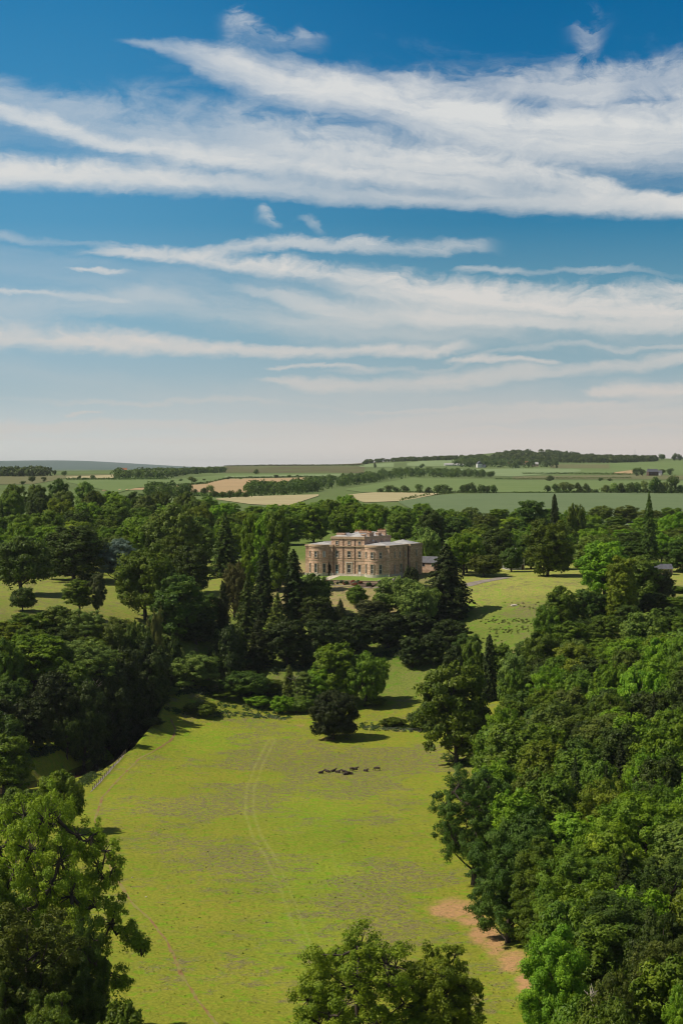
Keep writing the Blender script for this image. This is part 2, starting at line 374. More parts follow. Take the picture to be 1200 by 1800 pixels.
# bare earth worn under the wood edge
SOIL = [(800, 1598, 50, 21), (850, 1640, 30, 24), (868, 1658, 26, 26), (900, 1690, 30, 26), (922, 1725, 20, 24), (775, 1602, 24, 11), (830, 1615, 30, 18)]
soil = np.zeros(X1.shape)
for a in SOIL: soil = np.maximum(soil, blob(*a))
soil = sm(0.22, 0.85, soil * (0.35 + 1.2 * fbm(X1, Y1, 1.8, 41, 5)))
soil = np.maximum(soil, 0.6 * sm(0.5, 0.8, (blob(575, 1299, 22, 3) + blob(528, 1275, 10, 3)) * (0.6 + 0.8 * fbm(X1, Y1, 2.2, 43))))
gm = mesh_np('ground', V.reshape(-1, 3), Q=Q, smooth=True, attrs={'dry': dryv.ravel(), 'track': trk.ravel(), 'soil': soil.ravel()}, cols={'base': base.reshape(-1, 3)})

m, nt, out = material('ground')
geo = nt.new('ShaderNodeNewGeometry').outputs['Position']
bc = nt.new('ShaderNodeAttribute', attribute_name='base').outputs['Color']
dr = nt.new('ShaderNodeAttribute', attribute_name='dry').outputs['Fac']
tk = nt.new('ShaderNodeAttribute', attribute_name='track').outputs['Fac']
so = nt.new('ShaderNodeAttribute', attribute_name='soil').outputs['Fac']
n1 = nt.noise(geo, 0.20, 6, 0.6); n2 = nt.noise(geo, 1.1, 5, 0.6); n3 = nt.noise(geo, 0.05, 4, 0.55); n4 = nt.noise(geo, 3.0, 3, 0.6)
nA = nt.noise(geo, 0.42, 5, 0.62, 0.5); nB = nt.noise(geo, 0.75, 5, 0.62, 0.8); nC = nt.noise(geo, 0.95, 4, 0.6, 0.6)
col = nt.mix(nt.mrange(n2, 0.42, 0.60, 0, 0.45), bc, nt.mix(1.0, bc, (0.60, 0.72, 0.7, 1), 'MULTIPLY'))
col = nt.mix(nt.mrange(nA, 0.52, 0.62, 0, 0.8), col, nt.mix(1.0, bc, (0.66, 1.06, 0.40, 1), 'MULTIPLY'))
col = nt.mix(nt.mrange(n3, 0.45, 0.62, 0, 0.6), col, nt.mix(1.0, col, (1.18, 1.06, 1.2, 1), 'MULTIPLY'))
dm = nt.math('MULTIPLY', nt.mrange(nt.math('MULTIPLY_ADD', dr, 0.36, n1), 0.56, 0.78), nt.mrange(nB, 0.44, 0.54, 0.08, 1.0))
col = nt.mix(nt.math('MULTIPLY', dm, 0.85), col, nt.mix(nt.mrange(n4, 0.4, 0.6), (0.235, 0.19, 0.105, 1), (0.125, 0.115, 0.05, 1)))
sp_ = nt.math('MULTIPLY', nt.mrange(nC, 0.60, 0.68), nt.mrange(n1, 0.42, 0.58, 0.2, 1.0))
col = nt.mix(nt.math('MULTIPLY', sp_, 0.8), col, nt.mix(1.0, bc, (0.36, 0.55, 0.5, 1), 'MULTIPLY'))
col = nt.mix(nt.math('MULTIPLY', tk, nt.mrange(nA, 0.4, 0.6, 0.3, 0.85)), col, (0.30, 0.31, 0.085, 1))
col = nt.mix(nt.math('MULTIPLY', so, nt.mrange(n2, 0.25, 0.5, 0.5, 1.0)), col, nt.mix(nt.mrange(n2, 0.3, 0.7), (0.52, 0.28, 0.14, 1), (0.34, 0.22, 0.10, 1)))
p = nt.new('ShaderNodeBsdfPrincipled'); nt.put(p.inputs['Base Color'], col); p.inputs['Roughness'].default_value = 0.95; p.inputs['Specular IOR Level'].default_value = 0.1
nt.put(p.inputs['Normal'], nt.bump(nt.math('ADD', nt.math('MULTIPLY', nB, 1.4), nt.math('MULTIPLY_ADD', n4, 0.35, n2)), 0.6, 0.5))
nt.l.new(p.outputs[0], out.inputs[0]); M['ground'] = m
tag(link('ground', gm, m), kind='structure')

# river ribbon
def ribbon(name, pts, width, dz, mat, kind='structure', ragged=0.0, flat=None, seed=1, step=1.5, label=None, cat=None):
    P = np.array(pts, float); seg = np.hypot(*np.diff(P, axis=0).T); s = np.concatenate([[0], np.cumsum(seg)])
    n = max(8, int(s[-1] / step)); t = np.linspace(0, s[-1], n)
    x = np.interp(t, s, P[:, 0]); y = np.interp(t, s, P[:, 1])
    kk = np.ones(5) / 5
    x[2:-2] = np.convolve(x, kk, 'valid'); y[2:-2] = np.convolve(y, kk, 'valid')
    tx = np.gradient(x); ty = np.gradient(y); L = np.hypot(tx, ty) + 1e-9; nx, ny = -ty / L, tx / L
    rng = np.random.RandomState(seed); V = []; m_ = 4
    wl = width / 2 * (1 + ragged * (np.convolve(rng.rand(n + 4), np.ones(5) / 5, 'valid') - 0.5) * 4)
    wr = width / 2 * (1 + ragged * (np.convolve(rng.rand(n + 4), np.ones(5) / 5, 'valid') - 0.5) * 4)
    for i in range(n):
        for q in range(m_ + 1):
            o = -wr[i] + (wl[i] + wr[i]) * q / m_
            X, Y = x[i] + nx[i] * o, y[i] + ny[i] * o
            V.append((X, Y, flat if flat is not None else gz(X, Y) + 0.22 * (float(fbm(np.array(X), np.array(Y), 5.0, 3)) - 0.5) + dz))
    I = np.arange(n * (m_ + 1)).reshape(n, m_ + 1)
    Q = np.stack([I[:-1, 1:], I[:-1, :-1], I[1:, :-1], I[1:, 1:]], -1).reshape(-1, 4)
    me = mesh_np(name, V, Q=Q, smooth=True)
    return tag(link(name, me, mat), label, cat, kind=kind)
ribbon('river', _RV, 16.0, 0, M['water'], flat=-2.5, step=4)
PATH = px_path([(300, 1264), (309, 1283), (303, 1300), (282, 1314), (245, 1334), (212, 1366), (180, 1402), (168, 1440), (178, 1490), (204, 1545), (235, 1590), (265, 1617), (295, 1657), (317, 1710), (345, 1755), (384, 1803), (410, 1850)], 8)
m, nt, out = material('worn_path')
geo = nt.new('ShaderNodeNewGeometry').outputs['Position']
n1 = nt.noise(geo, 0.25, 5, 0.6); n2 = nt.noise(geo, 2.5, 4, 0.6)
col = nt.mix(nt.mrange(n1, 0.42, 0.6), (0.23, 0.22, 0.04, 1), (0.24, 0.115, 0.04, 1)); col = nt.mix(nt.mrange(n2, 0.4, 0.7, 0, 0.5), col, (0.17, 0.15, 0.06, 1))
p = nt.new('ShaderNodeBsdfPrincipled'); nt.put(p.inputs['Base Color'], col); p.inputs['Roughness'].default_value = 0.95
nt.l.new(p.outputs[0], out.inputs[0])
ribbon('footpath', PATH, 0.6, 0.035, m, ragged=0.6, seed=4, step=1.0)

# ------------------------------------------------------------------ far fields: sheets lying on the land
def field_mat(name, a, b, rows_=0.0, sc=0.02):
    m, nt, out = material(name)
    geo = nt.new('ShaderNodeNewGeometry').outputs['Position']
    n1 = nt.noise(geo, sc, 5, 0.6); n2 = nt.noise(geo, sc * 14, 3, 0.6)
    col = nt.mix(nt.mrange(n1, 0.3, 0.7), c4(a), c4(b)); col = nt.mix(nt.mrange(n2, 0.4, 0.8, 0, 0.3), col, c4([x * 0.7 for x in a]))
    p = nt.new('ShaderNodeBsdfPrincipled'); nt.put(p.inputs['Base Color'], col); p.inputs['Roughness'].default_value = 0.95; p.inputs['Specular IOR Level'].default_value = 0.1
    nt.l.new(p.outputs[0], out.inputs[0]); return m
def field(name, top, bot, mat, dz=0.45, dmin=1150, dmax=8500):
    """sheet between two boundary lines on the ground"""
    x0 = max(top[0][0], bot[0][0]); x1 = min(top[-1][0], bot[-1][0])
    n = max(4, int((x1 - x0) / 6)); V = []; m_ = 10
    for px in np.linspace(x0, x1, n + 1):
        d1 = ground_at(px, np.interp(px, *zip(*top)), dmin, dmax); d0 = ground_at(px, np.interp(px, *zip(*bot)), dmin, dmax)
        for q in range(m_ + 1):
            dd = d0 + (d1 - d0) * q / m_; V.append(P3(px, dd, dz))
    I = np.arange((n + 1) * (m_ + 1)).reshape(n + 1, m_ + 1)
    Q = np.stack([I[:-1, :-1], I[1:, :-1], I[1:, 1:], I[:-1, 1:]], -1).reshape(-1, 4)
    tag(link(name, mesh_np(name, V, Q=Q, smooth=True), mat), kind='structure')
sage = field_mat('sage_crop', (0.120, 0.170, 0.078), (0.140, 0.190, 0.088)); straw = field_mat('cut_straw', (0.42, 0.37, 0.21), (0.36, 0.31, 0.17))
tan = field_mat('ripe_barley', (0.44, 0.31, 0.17), (0.37, 0.27, 0.145)); lush = field_mat('lush_pasture', (0.13, 0.19, 0.06), (0.16, 0.215, 0.075))
pale = field_mat('pale_pasture', (0.22, 0.28, 0.13), (0.18, 0.25, 0.11)); olive = field_mat('olive_pasture', (0.17, 0.165, 0.075), (0.13, 0.14, 0.06))
heath = field_mat('brown_heath', (0.13, 0.155, 0.05), (0.105, 0.075, 0.045), sc=0.012)
field('crop_field', [(700, 882), (731, 877), (770, 871), (807, 869), (900, 867.5), (1260, 866)], [(700, 884), (731, 900), (780, 925), (1260, 925)], sage, 0.5)
field('stubble_field', [(612, 870), (640, 867), (675, 865), (770, 867.5)], [(612, 874), (640, 884), (712, 881), (740, 875), (770, 869)], straw, 0.4)
field('pasture', [(608, 860), (720, 841), (900, 843.5), (1040, 845), (1260, 846)], [(608, 862), (640, 866.3), (720, 864.8), (840, 866.3), (1260, 865)], lush, 0.45)
field('stubble_field', [(380, 877), (430, 873), (560, 869.5)], [(380, 878.5), (440, 887), (505, 890), (560, 872)], straw, 0.4)
field('barley_field', [(180, 862), (240, 858.5), (300, 855), (350, 852), (400, 842), (555, 839.3)], [(180, 863), (240, 861.5), (300, 862), (385, 867), (440, 866), (512, 850), (555, 840)], tan, 0.4)
field('pasture', [(118, 846), (160, 843.5), (310, 843)], [(118, 848), (207, 867), (240, 858), (310, 853)], lush, 0.45)
field('pasture', [(-60, 838.5), (60, 837), (200, 833.5)], [(-60, 853), (60, 851), (118, 841), (200, 835)], olive, 0.4)
field('stubble_field', [(117, 838.5), (200, 835.3)], [(117, 842), (200, 841)], straw, 0.6)
field('pasture', [(302, 843), (400, 834), (600, 832)], [(302, 852), (380, 846), (400, 841), (600, 838)], lush, 0.35)
field('pasture', [(395, 837.5), (600, 833.5)], [(395, 840), (600, 836.8)], pale, 0.8)
field('moorland', [(392, 820), (640, 820)], [(392, 831), (640, 832)], heath, 0.4)
field('pasture', [(715, 814), (745, 810), (818, 809)], [(715, 819), (765, 820), (818, 817)], pale, 0.5)
field('pasture', [(632, 817), (692, 814)], [(632, 821), (692, 821)], pale, 0.5)
field('pasture', [(806, 825), (900, 824), (1000, 824), (1020, 826)], [(806, 834), (900, 838), (975, 833), (1020, 829)], pale, 0.5)
field('pasture', [(1000, 817), (1060, 815), (1150, 812), (1260, 808)], [(1000, 831), (1080, 833), (1260, 836)], lush, 0.4)
field('stubble_field', [(1078, 831), (1112, 826.5)], [(1078, 833), (1112, 833.5)], tan, 0.8)
field('pasture', [(966, 817), (1070, 817)], [(966, 823), (1070, 824)], olive, 0.8)
field('pasture', [(900, 838), (1110, 834.5), (1260, 838)], [(900, 843), (1110, 842), (1260, 844)], olive, 0.35)
# ------------------------------------------------------------------ trees
def leaves(P, N, size, rng, aspect=0.62, fold=0.25):
    n = len(P); N = N / (np.linalg.norm(N, axis=1, keepdims=True) + 1e-9)
    r = rng.normal(size=(n, 3)); t = np.cross(N, r); t /= (np.linalg.norm(t, axis=1, keepdims=True) + 1e-9); b = np.cross(N, t)
    s = (size * (0.65 + 0.7 * rng.rand(n)))[:, None]
    V = np.stack([P + t * s, P + b * s * aspect - N * s * fold, P - t * s, P - b * s * aspect - N * s * fold], 1)
    return V.reshape(-1, 3)
def sph(rng, n):
    v = rng.normal(size=(n, 3)); return v / np.linalg.norm(v, axis=1, keepdims=True)

def crown_mesh(name, seed, H, W, z0, nl=12, lr=(0.17, 0.27), flat=1.0, cr=1.0, ncl=26, npl=90, leaf=0.30, shape='round', loose=1.0, extra=(), up=0.12, twigs=False, skew=0.0):
    """crown = lobes > clumps > leaf faces; returns crown mesh and trunk mesh"""
    rng = np.random.RandomState(seed)
    Hc = H - z0; cz = z0 + Hc / 2
    lobes = []
    for i in range(nl):
        t = (i + 0.5) / nl; zz = 1 - 2 * t
        a = i * 2.399963 + rng.rand() * 0.7
        rl = W * (lr[0] + (lr[1] - lr[0]) * rng.rand())
        rz = rl * flat
        if shape == 'round': rad = sqrt(max(0.02, 1 - zz * zz)) * (0.8 + 0.25 * rng.rand())
        elif shape == 'dome': zz = 1 - 1.75 * t ** 0.8; rad = sqrt(max(0.02, 1 - max(zz, -0.6) ** 2)) * (0.85 + 0.2 * rng.rand())
        elif shape == 'full': zz = 1 - 1.95 * t ** 0.9; rad = (sqrt(max(0.03, 1 - zz * zz)) if zz > 0 else 1 - 0.22 * abs(zz)) * (0.78 + 0.27 * rng.rand())
        elif shape == 'cone': rad = (0.12 + 0.88 * t) * (0.75 + 0.25 * rng.rand())
        else: rad = (0.25 + 0.75 * sqrt(max(0, 1 - (zz * 0.95) ** 4))) * (0.7 + 0.4 * rng.rand())
        ext = max(0.3, W / 2 - rl)
        lobes.append((cos(a) * rad * ext + skew * zz, sin(a) * rad * ext, cz + zz * (Hc / 2 - rz), rl, rz))
    if shape in ('round', 'dome'): lobes.append((0, 0, cz + 0.1 * Hc, W * 0.26, W * 0.26 * flat))
    lobes += list(extra)
    L = np.array(lobes); Ps = []; Ns = []; To = []; clumps = []
    for li, (lx, ly, lz, rl, rz) in enumerate(L):
        n = int(ncl * (rl / (W * 0.22)) ** 1.7) + 4
        D = sph(rng, n); D[:, 2] = D[:, 2] * 0.95 + 0.08
        D /= np.linalg.norm(D, axis=1, keepdims=True)
        C = np.array([lx, ly, lz]) + D * np.array([rl, rl, rz]) * (0.64 + 0.52 * rng.rand(n))[:, None]
        for q in range(n):
            c = C[q]
            e = (((c[0] - L[:, 0]) / L[:, 3]) ** 2 + ((c[1] - L[:, 1]) / L[:, 3]) ** 2 + ((c[2] - L[:, 2]) / L[:, 4]) ** 2); e[li] = 9
            if e.min() < 0.35: continue
            if c[2] < z0 * 0.75: continue
            r = cr * (0.45 + 0.95 * rng.rand() ** 1.3)
            clumps.append((li, c))
            k = int(npl * (r / cr) ** 2 * loose)
            an = rng.uniform(0.6, 1.45, 3); d = sph(rng, k); d[:, 2] = np.where(rng.rand(k) < 0.4, np.abs(d[:, 2]), d[:, 2])
            pos = c + D[q] * (rng.rand(k) ** 2 * r * 0.5)[:, None] + d * np.array([1, 1, 0.62 if flat < 0.5 else 0.95]) * an * r * (0.3 + 0.85 * rng.rand(k) ** 0.7)[:, None]
            Ps.append(pos); Ns.append(d * 0.9 + D[q] * 0.6 + rng.normal(size=(k, 3)) * 0.45 + np.array([0, 0, up]))
            To.append(np.full(k, rng.rand()) * 0.6 + rng.rand(k) * 0.4)
    P = np.concatenate(Ps); N = np.concatenate(Ns); T = np.concatenate(To)
    V = leaves(P, N, leaf, rng)
    Q = np.arange(len(V)).reshape(-1, 4)
    me = mesh_np(name, V, Q=Q, attrs={'tone': np.repeat(T, 4)})
    me.materials.append(M['leaf'])
    tb = MB(); tr = max(0.16, W * 0.028)
    top = H * 0.86; w1, w2 = rng.normal(size=2) * 0.02 * W, rng.normal(size=2) * 0.03 * W
    ax = [np.array([0, 0, -1.2]), np.array([0, 0, 0.6]), np.array([w1[0], w1[1], top * 0.35]), np.array([w2[0], w2[1], top * 0.68]), np.array([w2[0] + skew * .5, w2[1], top])]
    tb.tube(ax, [tr * 1.7, tr * 1.15, tr * 0.85, tr * 0.5, tr * 0.1], 8)
    for (lx, ly, lz, rl, rz) in L:
        zs = max(z0 * 0.55, lz - 0.45 * math.hypot(lx, ly) - 0.1 * H); zs = min(zs, top * 0.8)
        a = np.array([np.interp(zs, [p[2] for p in ax], [p[0] for p in ax]), np.interp(zs, [p[2] for p in ax], [p[1] for p in ax]), zs])
        e = np.array([lx, ly, lz])
        if twigs:
            rr0 = math.hypot(lx, ly); c_ = [l for l in L if math.hypot(l[0], l[1]) < rr0 - 0.6 and l[2] < lz + 3.5]
            if c_:
                nb_ = min(c_, key=lambda l: np.linalg.norm(l[:3] - e)); dn = np.linalg.norm(nb_[:3] - e)
                if dn < np.linalg.norm(a - e) * 0.8: a = np.array(nb_[:3])
        mid = (a + e) / 2 + np.array([0, 0, -0.04 * W]) + rng.normal(size=3) * 0.035 * min(W, 12) * (1 if not twigs else min(1, np.linalg.norm(a - e) / 6))
        tb.tube([a, mid, e], [tr * 0.5, tr * 0.33, tr * 0.14], 5, cap=False)
    if twigs:
        for li, c in clumps:
            l = L[li]; a = np.array(l[:3]); mid = (a + c) / 2 + rng.normal(size=3) * 0.2
            tb.tube([a, mid, c], [tr * 0.15, tr * 0.09, tr * 0.03], 3, cap=False)
    tm = tb.mesh(name + '_trunk', True); tm.materials.append(M['bark'])
    return me, tm

def spire_mesh(name, seed, H, W, z0, levels=34, per=9, leaf=0.34, droop=0.35, power=0.85, fill=1.0, ragged=0.25):
    rng = np.random.RandomState(seed); Ps = []; Ns = []; To = []
    for i in range(levels):
        t = i / (levels - 1); z = z0 + (H - z0) * t ** 0.95
        R = W / 2 * ((1 - t) ** power * (1 - 0.25 * (1 - t) ** 6)) + 0.12
        nb = max(4, int(per * (0.55 + 0.45 * (1 - t))))
        a0 = rng.rand() * 6.28
        for b in range(nb):
            a = a0 + 6.283 * b / nb + rng.normal() * 0.2
            r1 = R * (1 - ragged + 2 * ragged * rng.rand()); k = max(6, int(fill * 15 * r1 / 1.2)); k = min(k, 90)
            s = rng.rand(k) ** 0.7; wob = rng.normal(size=k) * 0.16 * (0.4 + r1 * 0.3)
            dirx, diry = cos(a), sin(a)
            rr = s * r1
            zz = z - droop * rr * (0.4 + 0.8 * s) + 0.20 * rr * (s > 0.75) * 0.5 - np.abs(rng.normal(size=k)) * 0.22
            Ps.append(np.stack([dirx * rr - diry * wob, diry * rr + dirx * wob, zz], -1))
            Ns.append(np.stack([dirx * 0.55 + rng.normal(size=k) * 0.4, diry * 0.55 + rng.normal(size=k) * 0.4, 0.65 + rng.normal(size=k) * 0.35], -1))
            To.append(np.full(k, rng.rand()) * 0.5 + rng.rand(k) * 0.5)
    P = np.concatenate(Ps); N = np.concatenate(Ns); T = np.concatenate(To)
    V = leaves(P, N, leaf, rng, 0.4, 0.15); Q = np.arange(len(V)).reshape(-1, 4)
    me = mesh_np(name, V, Q=Q, attrs={'tone': np.repeat(T, 4)}); me.materials.append(M['leaf'])
    tb = MB(); tr = max(0.16, H * 0.014)
    tb.tube([(0, 0, -1.2), (0, 0, 0.5), (0.05, 0.03, H * 0.5), (0, 0, H * 0.98)], [tr * 1.6, tr, tr * 0.6, tr * 0.06], 7)
    for i in range(0, levels, 2):
        t = i / (levels - 1); z = z0 + (H - z0) * t ** 0.95; R = W / 2 * (1 - t) ** power * 0.8
        for b in range(4):
            a = rng.rand() * 6.28
            tb.tube([(0, 0, z), (cos(a) * R, sin(a) * R, z - droop * R * 0.9)], [tr * 0.22, tr * 0.06], 3, cap=False)
    tm = tb.mesh(name + '_trunk', True); tm.materials.append(M['bark'])
    return me, tm

K = {}   # kind -> list of (crown mesh, trunk mesh, H, W)
def reg(kind, H, W, pair): K.setdefault(kind, []).append((*pair, H, W))
for i in range(5):
    reg('oak', 16, 15, crown_mesh('oak', 10 + i, 16, 15, 1.6, nl=18, lr=(0.15, 0.24), cr=1.0, ncl=24, npl=95, leaf=0.30, shape='dome'))
for i in range(5):
    reg('wood', 18, 12, crown_mesh('wood', 30 + i, 18, 12, 0.5, nl=22, lr=(0.15, 0.25), flat=1.15, cr=0.9, ncl=19, npl=92, leaf=0.29, shape='full'))
for i in range(3):
    reg('tall', 20, 8, crown_mesh('tall', 50 + i, 20, 8, 0.4, nl=34, lr=(0.17, 0.26), flat=1.4, cr=0.8, ncl=16, npl=80, leaf=0.28, shape='col'))
for i in range(3):
    reg('dome', 9, 9, crown_mesh('dome', 60 + i, 9, 9, 0.8, nl=12, lr=(0.17, 0.26), cr=0.75, ncl=24, npl=80, leaf=0.26, shape='dome'))
for i in range(2):
    reg('bush', 3, 4, crown_mesh('bush', 70 + i, 3, 4, 0.15, nl=8, lr=(0.2, 0.28), cr=0.42, ncl=16, npl=60, leaf=0.17, shape='dome'))
for i in range(3):
    reg('feather', 17, 13, crown_mesh('feather', 80 + i, 17, 13, 1.0, nl=26, lr=(0.11, 0.19), flat=1.3, cr=0.8, ncl=20, npl=85, leaf=0.21, shape='full', loose=1.3, up=0.0))
for i in range(3):
    reg('spruce', 26, 9, spire_mesh('spruce', 90 + i, 26, 9, 1.5, levels=40, per=10, leaf=0.42))
for i in range(2):
    reg('slim', 22, 4.6, spire_mesh('slim', 96 + i, 22, 4.6, 1.0, levels=46, per=9, leaf=0.34, droop=0.5, power=0.5, fill=1.5))
for i in range(2):
    reg('fir', 28, 15, spire_mesh('fir', 100 + i, 28, 15, 1.0, levels=40, per=13, leaf=0.5, droop=0.4, power=0.62, fill=1.2, ragged=0.35))
for i in range(3):
    reg('pine', 18, 12, crown_mesh('pine', 110 + i, 18, 12, 5, nl=16, lr=(0.17, 0.27), flat=0.32, cr=0.8, ncl=17, npl=90, leaf=0.24, shape='round', up=0.8))
for i in range(2):
    reg('cedar', 15, 17, crown_mesh('cedar', 120 + i, 15, 17, 1.5, nl=24, lr=(0.14, 0.22), flat=0.2, cr=0.85, ncl=16, npl=90, leaf=0.26, shape='dome', up=1.0))
TREE_NAME = {'oak': 'broadleaf_tree', 'wood': 'broadleaf_tree', 'tall': 'broadleaf_tree', 'dome': 'broadleaf_tree', 'feather': 'broadleaf_tree',
             'bush': 'shrub', 'spruce': 'conifer_tree', 'slim': 'conifer_tree', 'fir': 'conifer_tree', 'pine': 'pine_tree', 'cedar': 'cedar_tree', 'lone': 'broadleaf_tree', 'near': 'broadleaf_tree', 'yew': 'conifer_tree'}
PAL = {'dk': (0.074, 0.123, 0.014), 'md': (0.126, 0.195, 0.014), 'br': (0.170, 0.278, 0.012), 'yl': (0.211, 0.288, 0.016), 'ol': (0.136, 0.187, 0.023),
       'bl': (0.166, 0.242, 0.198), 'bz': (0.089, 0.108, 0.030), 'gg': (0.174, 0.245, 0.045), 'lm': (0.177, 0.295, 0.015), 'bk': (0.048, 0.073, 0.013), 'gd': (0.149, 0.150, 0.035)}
TONE = {'dk': 'dark green', 'md': 'mid green', 'br': 'fresh green', 'yl': 'yellow green', 'ol': 'olive green', 'bl': 'blue grey', 'bz': 'dull brown green', 'gg': 'grey green', 'lm': 'bright lime green', 'bk': 'blackish green'}
TREES = []
trng = random.Random(5)
def plant(kind, px, top, wpx, d, tone, label=None, cat=None, group=None, var=None, rz=None, base=None, hmin=2.0):
    """stand a tree on the ground at bearing px and distance d, its tip at the height seen at pixel row top"""
    if base is not None: d = ground_at(px, base, 240, 1500)
    x, y, z = P3(px, d); H = CAMZ - (top - HY) * d / F - z; H = max(H, hmin); W = wpx * d / F
    opts = K[kind]; i = trng.randrange(len(opts)) if var is None else var
    cm, tm, h0, w0 = opts[i]
    e = empty(TREE_NAME[kind], (x, y, z - 0.05), trng.random() * 6.28 if rz is None else rz, (W / w0, W / w0, H / h0))
    col = PAL[tone]
    for nm, me in (('crown', cm), ('trunk', tm)):
        o = bpy.data.objects.new(nm, me); COL.objects.link(o); o.parent = e
        if nm == 'crown': o.color = (*col, 1)
    tag(e, label, cat or {'shrub': 'shrub', 'conifer_tree': 'conifer', 'pine_tree': 'pine', 'cedar_tree': 'cedar'}.get(TREE_NAME[kind], 'tree'), group)
    TREES.append((px, d, W, H)); return e
# ------------------------------------------------------------------ the trees one can tell apart
# near, hand shaped
reg('near', 30, 24, crown_mesh('near_a', 201, 30, 24, 2.0, nl=46, lr=(0.07, 0.135), cr=0.78, ncl=34, npl=190, leaf=0.165, shape='round', twigs=True, loose=0.8,
    extra=[(10.2, 0.5, 19.5, 2.4, 1.8), (9.0, -2, 16.5, 2.6, 1.9), (12.0, 0, 16.3, 2.0, 1.2), (11.2, 1.5, 14.0, 1.9, 1.0), (13.4, 0.5, 13.6, 1.6, 0.9), (14.6, -0.5, 12.4, 1.3, 0.8), (15.9, 0.2, 11.7, 1.1, 0.6), (16.8, 0.3, 11.2, 0.7, 0.5), (10.5, -1, 10.2, 2.0, 1.2), (11.9, -1, 8.6, 1.7, 1.1), (12.9, 0, 7.2, 1.3, 0.8), (8.5, 0, 11.5, 2.3, 1.6), (8.0, 1, 24, 2.4, 1.9), (10.5, 0, 22.6, 1.7, 1.2), (11.6, 0.8, 20.6, 1.5, 1.1)]))
reg('near', 21.5, 17, crown_mesh('near_b', 202, 21.5, 17, 2.0, nl=34, lr=(0.08, 0.15), cr=0.72, ncl=32, npl=190, leaf=0.155, shape='dome', twigs=True, loose=0.8))
reg('near', 19, 11, crown_mesh('near_c', 203, 19, 11, 2.0, nl=26, lr=(0.10, 0.17), cr=0.66, ncl=28, npl=190, leaf=0.155, shape='dome', twigs=True, loose=0.8))
reg('near', 20, 11, crown_mesh('near_d', 204, 20, 11, 0.3, nl=26, lr=(0.13, 0.2), cr=0.75, ncl=24, npl=230, leaf=0.16, shape='full'))
reg('near', 20, 14, crown_mesh('near_e', 205, 20, 14, 0.3, nl=26, lr=(0.12, 0.19), cr=0.85, ncl=26, npl=210, leaf=0.17, shape='full'))
for i in range(2):
    reg('yew', 22, 11, crown_mesh('yew', 210 + i, 22, 11, 0.8, nl=40, lr=(0.10, 0.16), flat=1.9, cr=0.62, ncl=22, npl=150, leaf=0.15, shape='col', up=0.1))
reg('lone', 14, 13.6, crown_mesh('lone', 220, 14, 13.6, 1.9, nl=20, lr=(0.15, 0.24), cr=0.85, ncl=30, npl=110, leaf=0.26, shape='dome',
    extra=[(a * 1.0, b, 3.2, 2.3, 1.3) for a, b in ((4.3, 0), (-4.3, 0.4), (2.2, 3.7), (-2.2, 3.7), (2.1, -3.7), (-2.2, -3.6), (0, 0))]))

plant('near', 72, 1382, 262, 283, 'yl', 'big loose-crowned tree in the near left corner, with one long bough', var=0, rz=0)
plant('yew', 50, 1585, 200, 262, 'ol', 'dark brownish evergreen standing before the big tree in the near left corner', var=0)
plant('near', -30, 1520, 190, 276, 'md', 'leafy green tree cut by the left edge beside the brownish evergreen', var=4)
plant('dome', 215, 1768, 120, 246, 'md', 'low green treetop peeping up at the very bottom beside the near left trees')
plant('near', 628, 1626, 248, 262, 'yl', 'broad olive treetop rising at the bottom edge in front of the meadow', var=1)
plant('near', 780, 1656, 140, 262, 'yl', 'narrower olive treetop joined to the right side of the broad bottom-edge tree', var=2)
plant('near', 978, 1632, 132, 262, 'lm', 'bright lime green tree at the near end of the wood below the bare soil', var=3)
plant('yew', 1092, 1560, 150, 285, 'dk', 'tall dark yew-like evergreen just right of the bright lime green tree', var=1)
plant('yew', 1180, 1500, 150, 300, 'dk', 'dark evergreen at the right edge behind the tall yew-like one', var=0)
plant('yew', 1170, 1640, 130, 258, 'ol', 'brownish evergreen filling the bottom right corner', var=1)
plant('feather', 1075, 1700, 110, 240, 'ol', 'thin olive tree with pale bare twigs in front of the yew-like evergreens')
plant('near', 1200, 1735, 90, 232, 'lm', 'small bright tree in the bottom right corner beneath the brownish evergreen', var=3)
plant('near', 1015, 1490, 160, 322, 'md', 'deep green lobed tree above and behind the bright lime green tree', var=4)
plant('near', 892, 1452, 150, 345, 'dk', 'large dark green tree leaning over the red soil patch', var=4)
plant('near', 955, 1470, 120, 330, 'md', 'glossy mid green tree right of the dark one above the red soil', var=3)
plant('near', 832, 1345, 150, 392, 'dk', 'dark spreading tree pushing furthest into the meadow from the wood', var=1)
plant('near', 1130, 1395, 190, 345, 'br', 'wide fresh green tree on the wood canopy near the right edge, above the evergreens', var=4)
plant('wood', 905, 1262, 140, 470, 'md', 'rounded dense tree behind the dark spreading tree at the meadow edge')
plant('wood', 802, 1158, 132, 548, 'md', 'tall massive tree with a dark right side at the far right corner of the meadow', var=2)
plant('feather', 985, 1228, 140, 505, 'ol', 'thin feathery olive tree high on the right-hand wood')
plant('feather', 1075, 1250, 150, 470, 'ol', 'second feathery olive tree, just right of and below the first')
plant('spruce', 1010, 1330, 55, 405, 'bk', 'blackish spruce sunk between brighter crowns in the right-hand wood')
plant('spruce', 1065, 1345, 50, 395, 'bk', 'blackish spruce just right of another one in the right-hand wood')
plant('tall', 1125, 1330, 70, 415, 'br', 'upright fresh green tree by the feathery olive trees near the right edge')
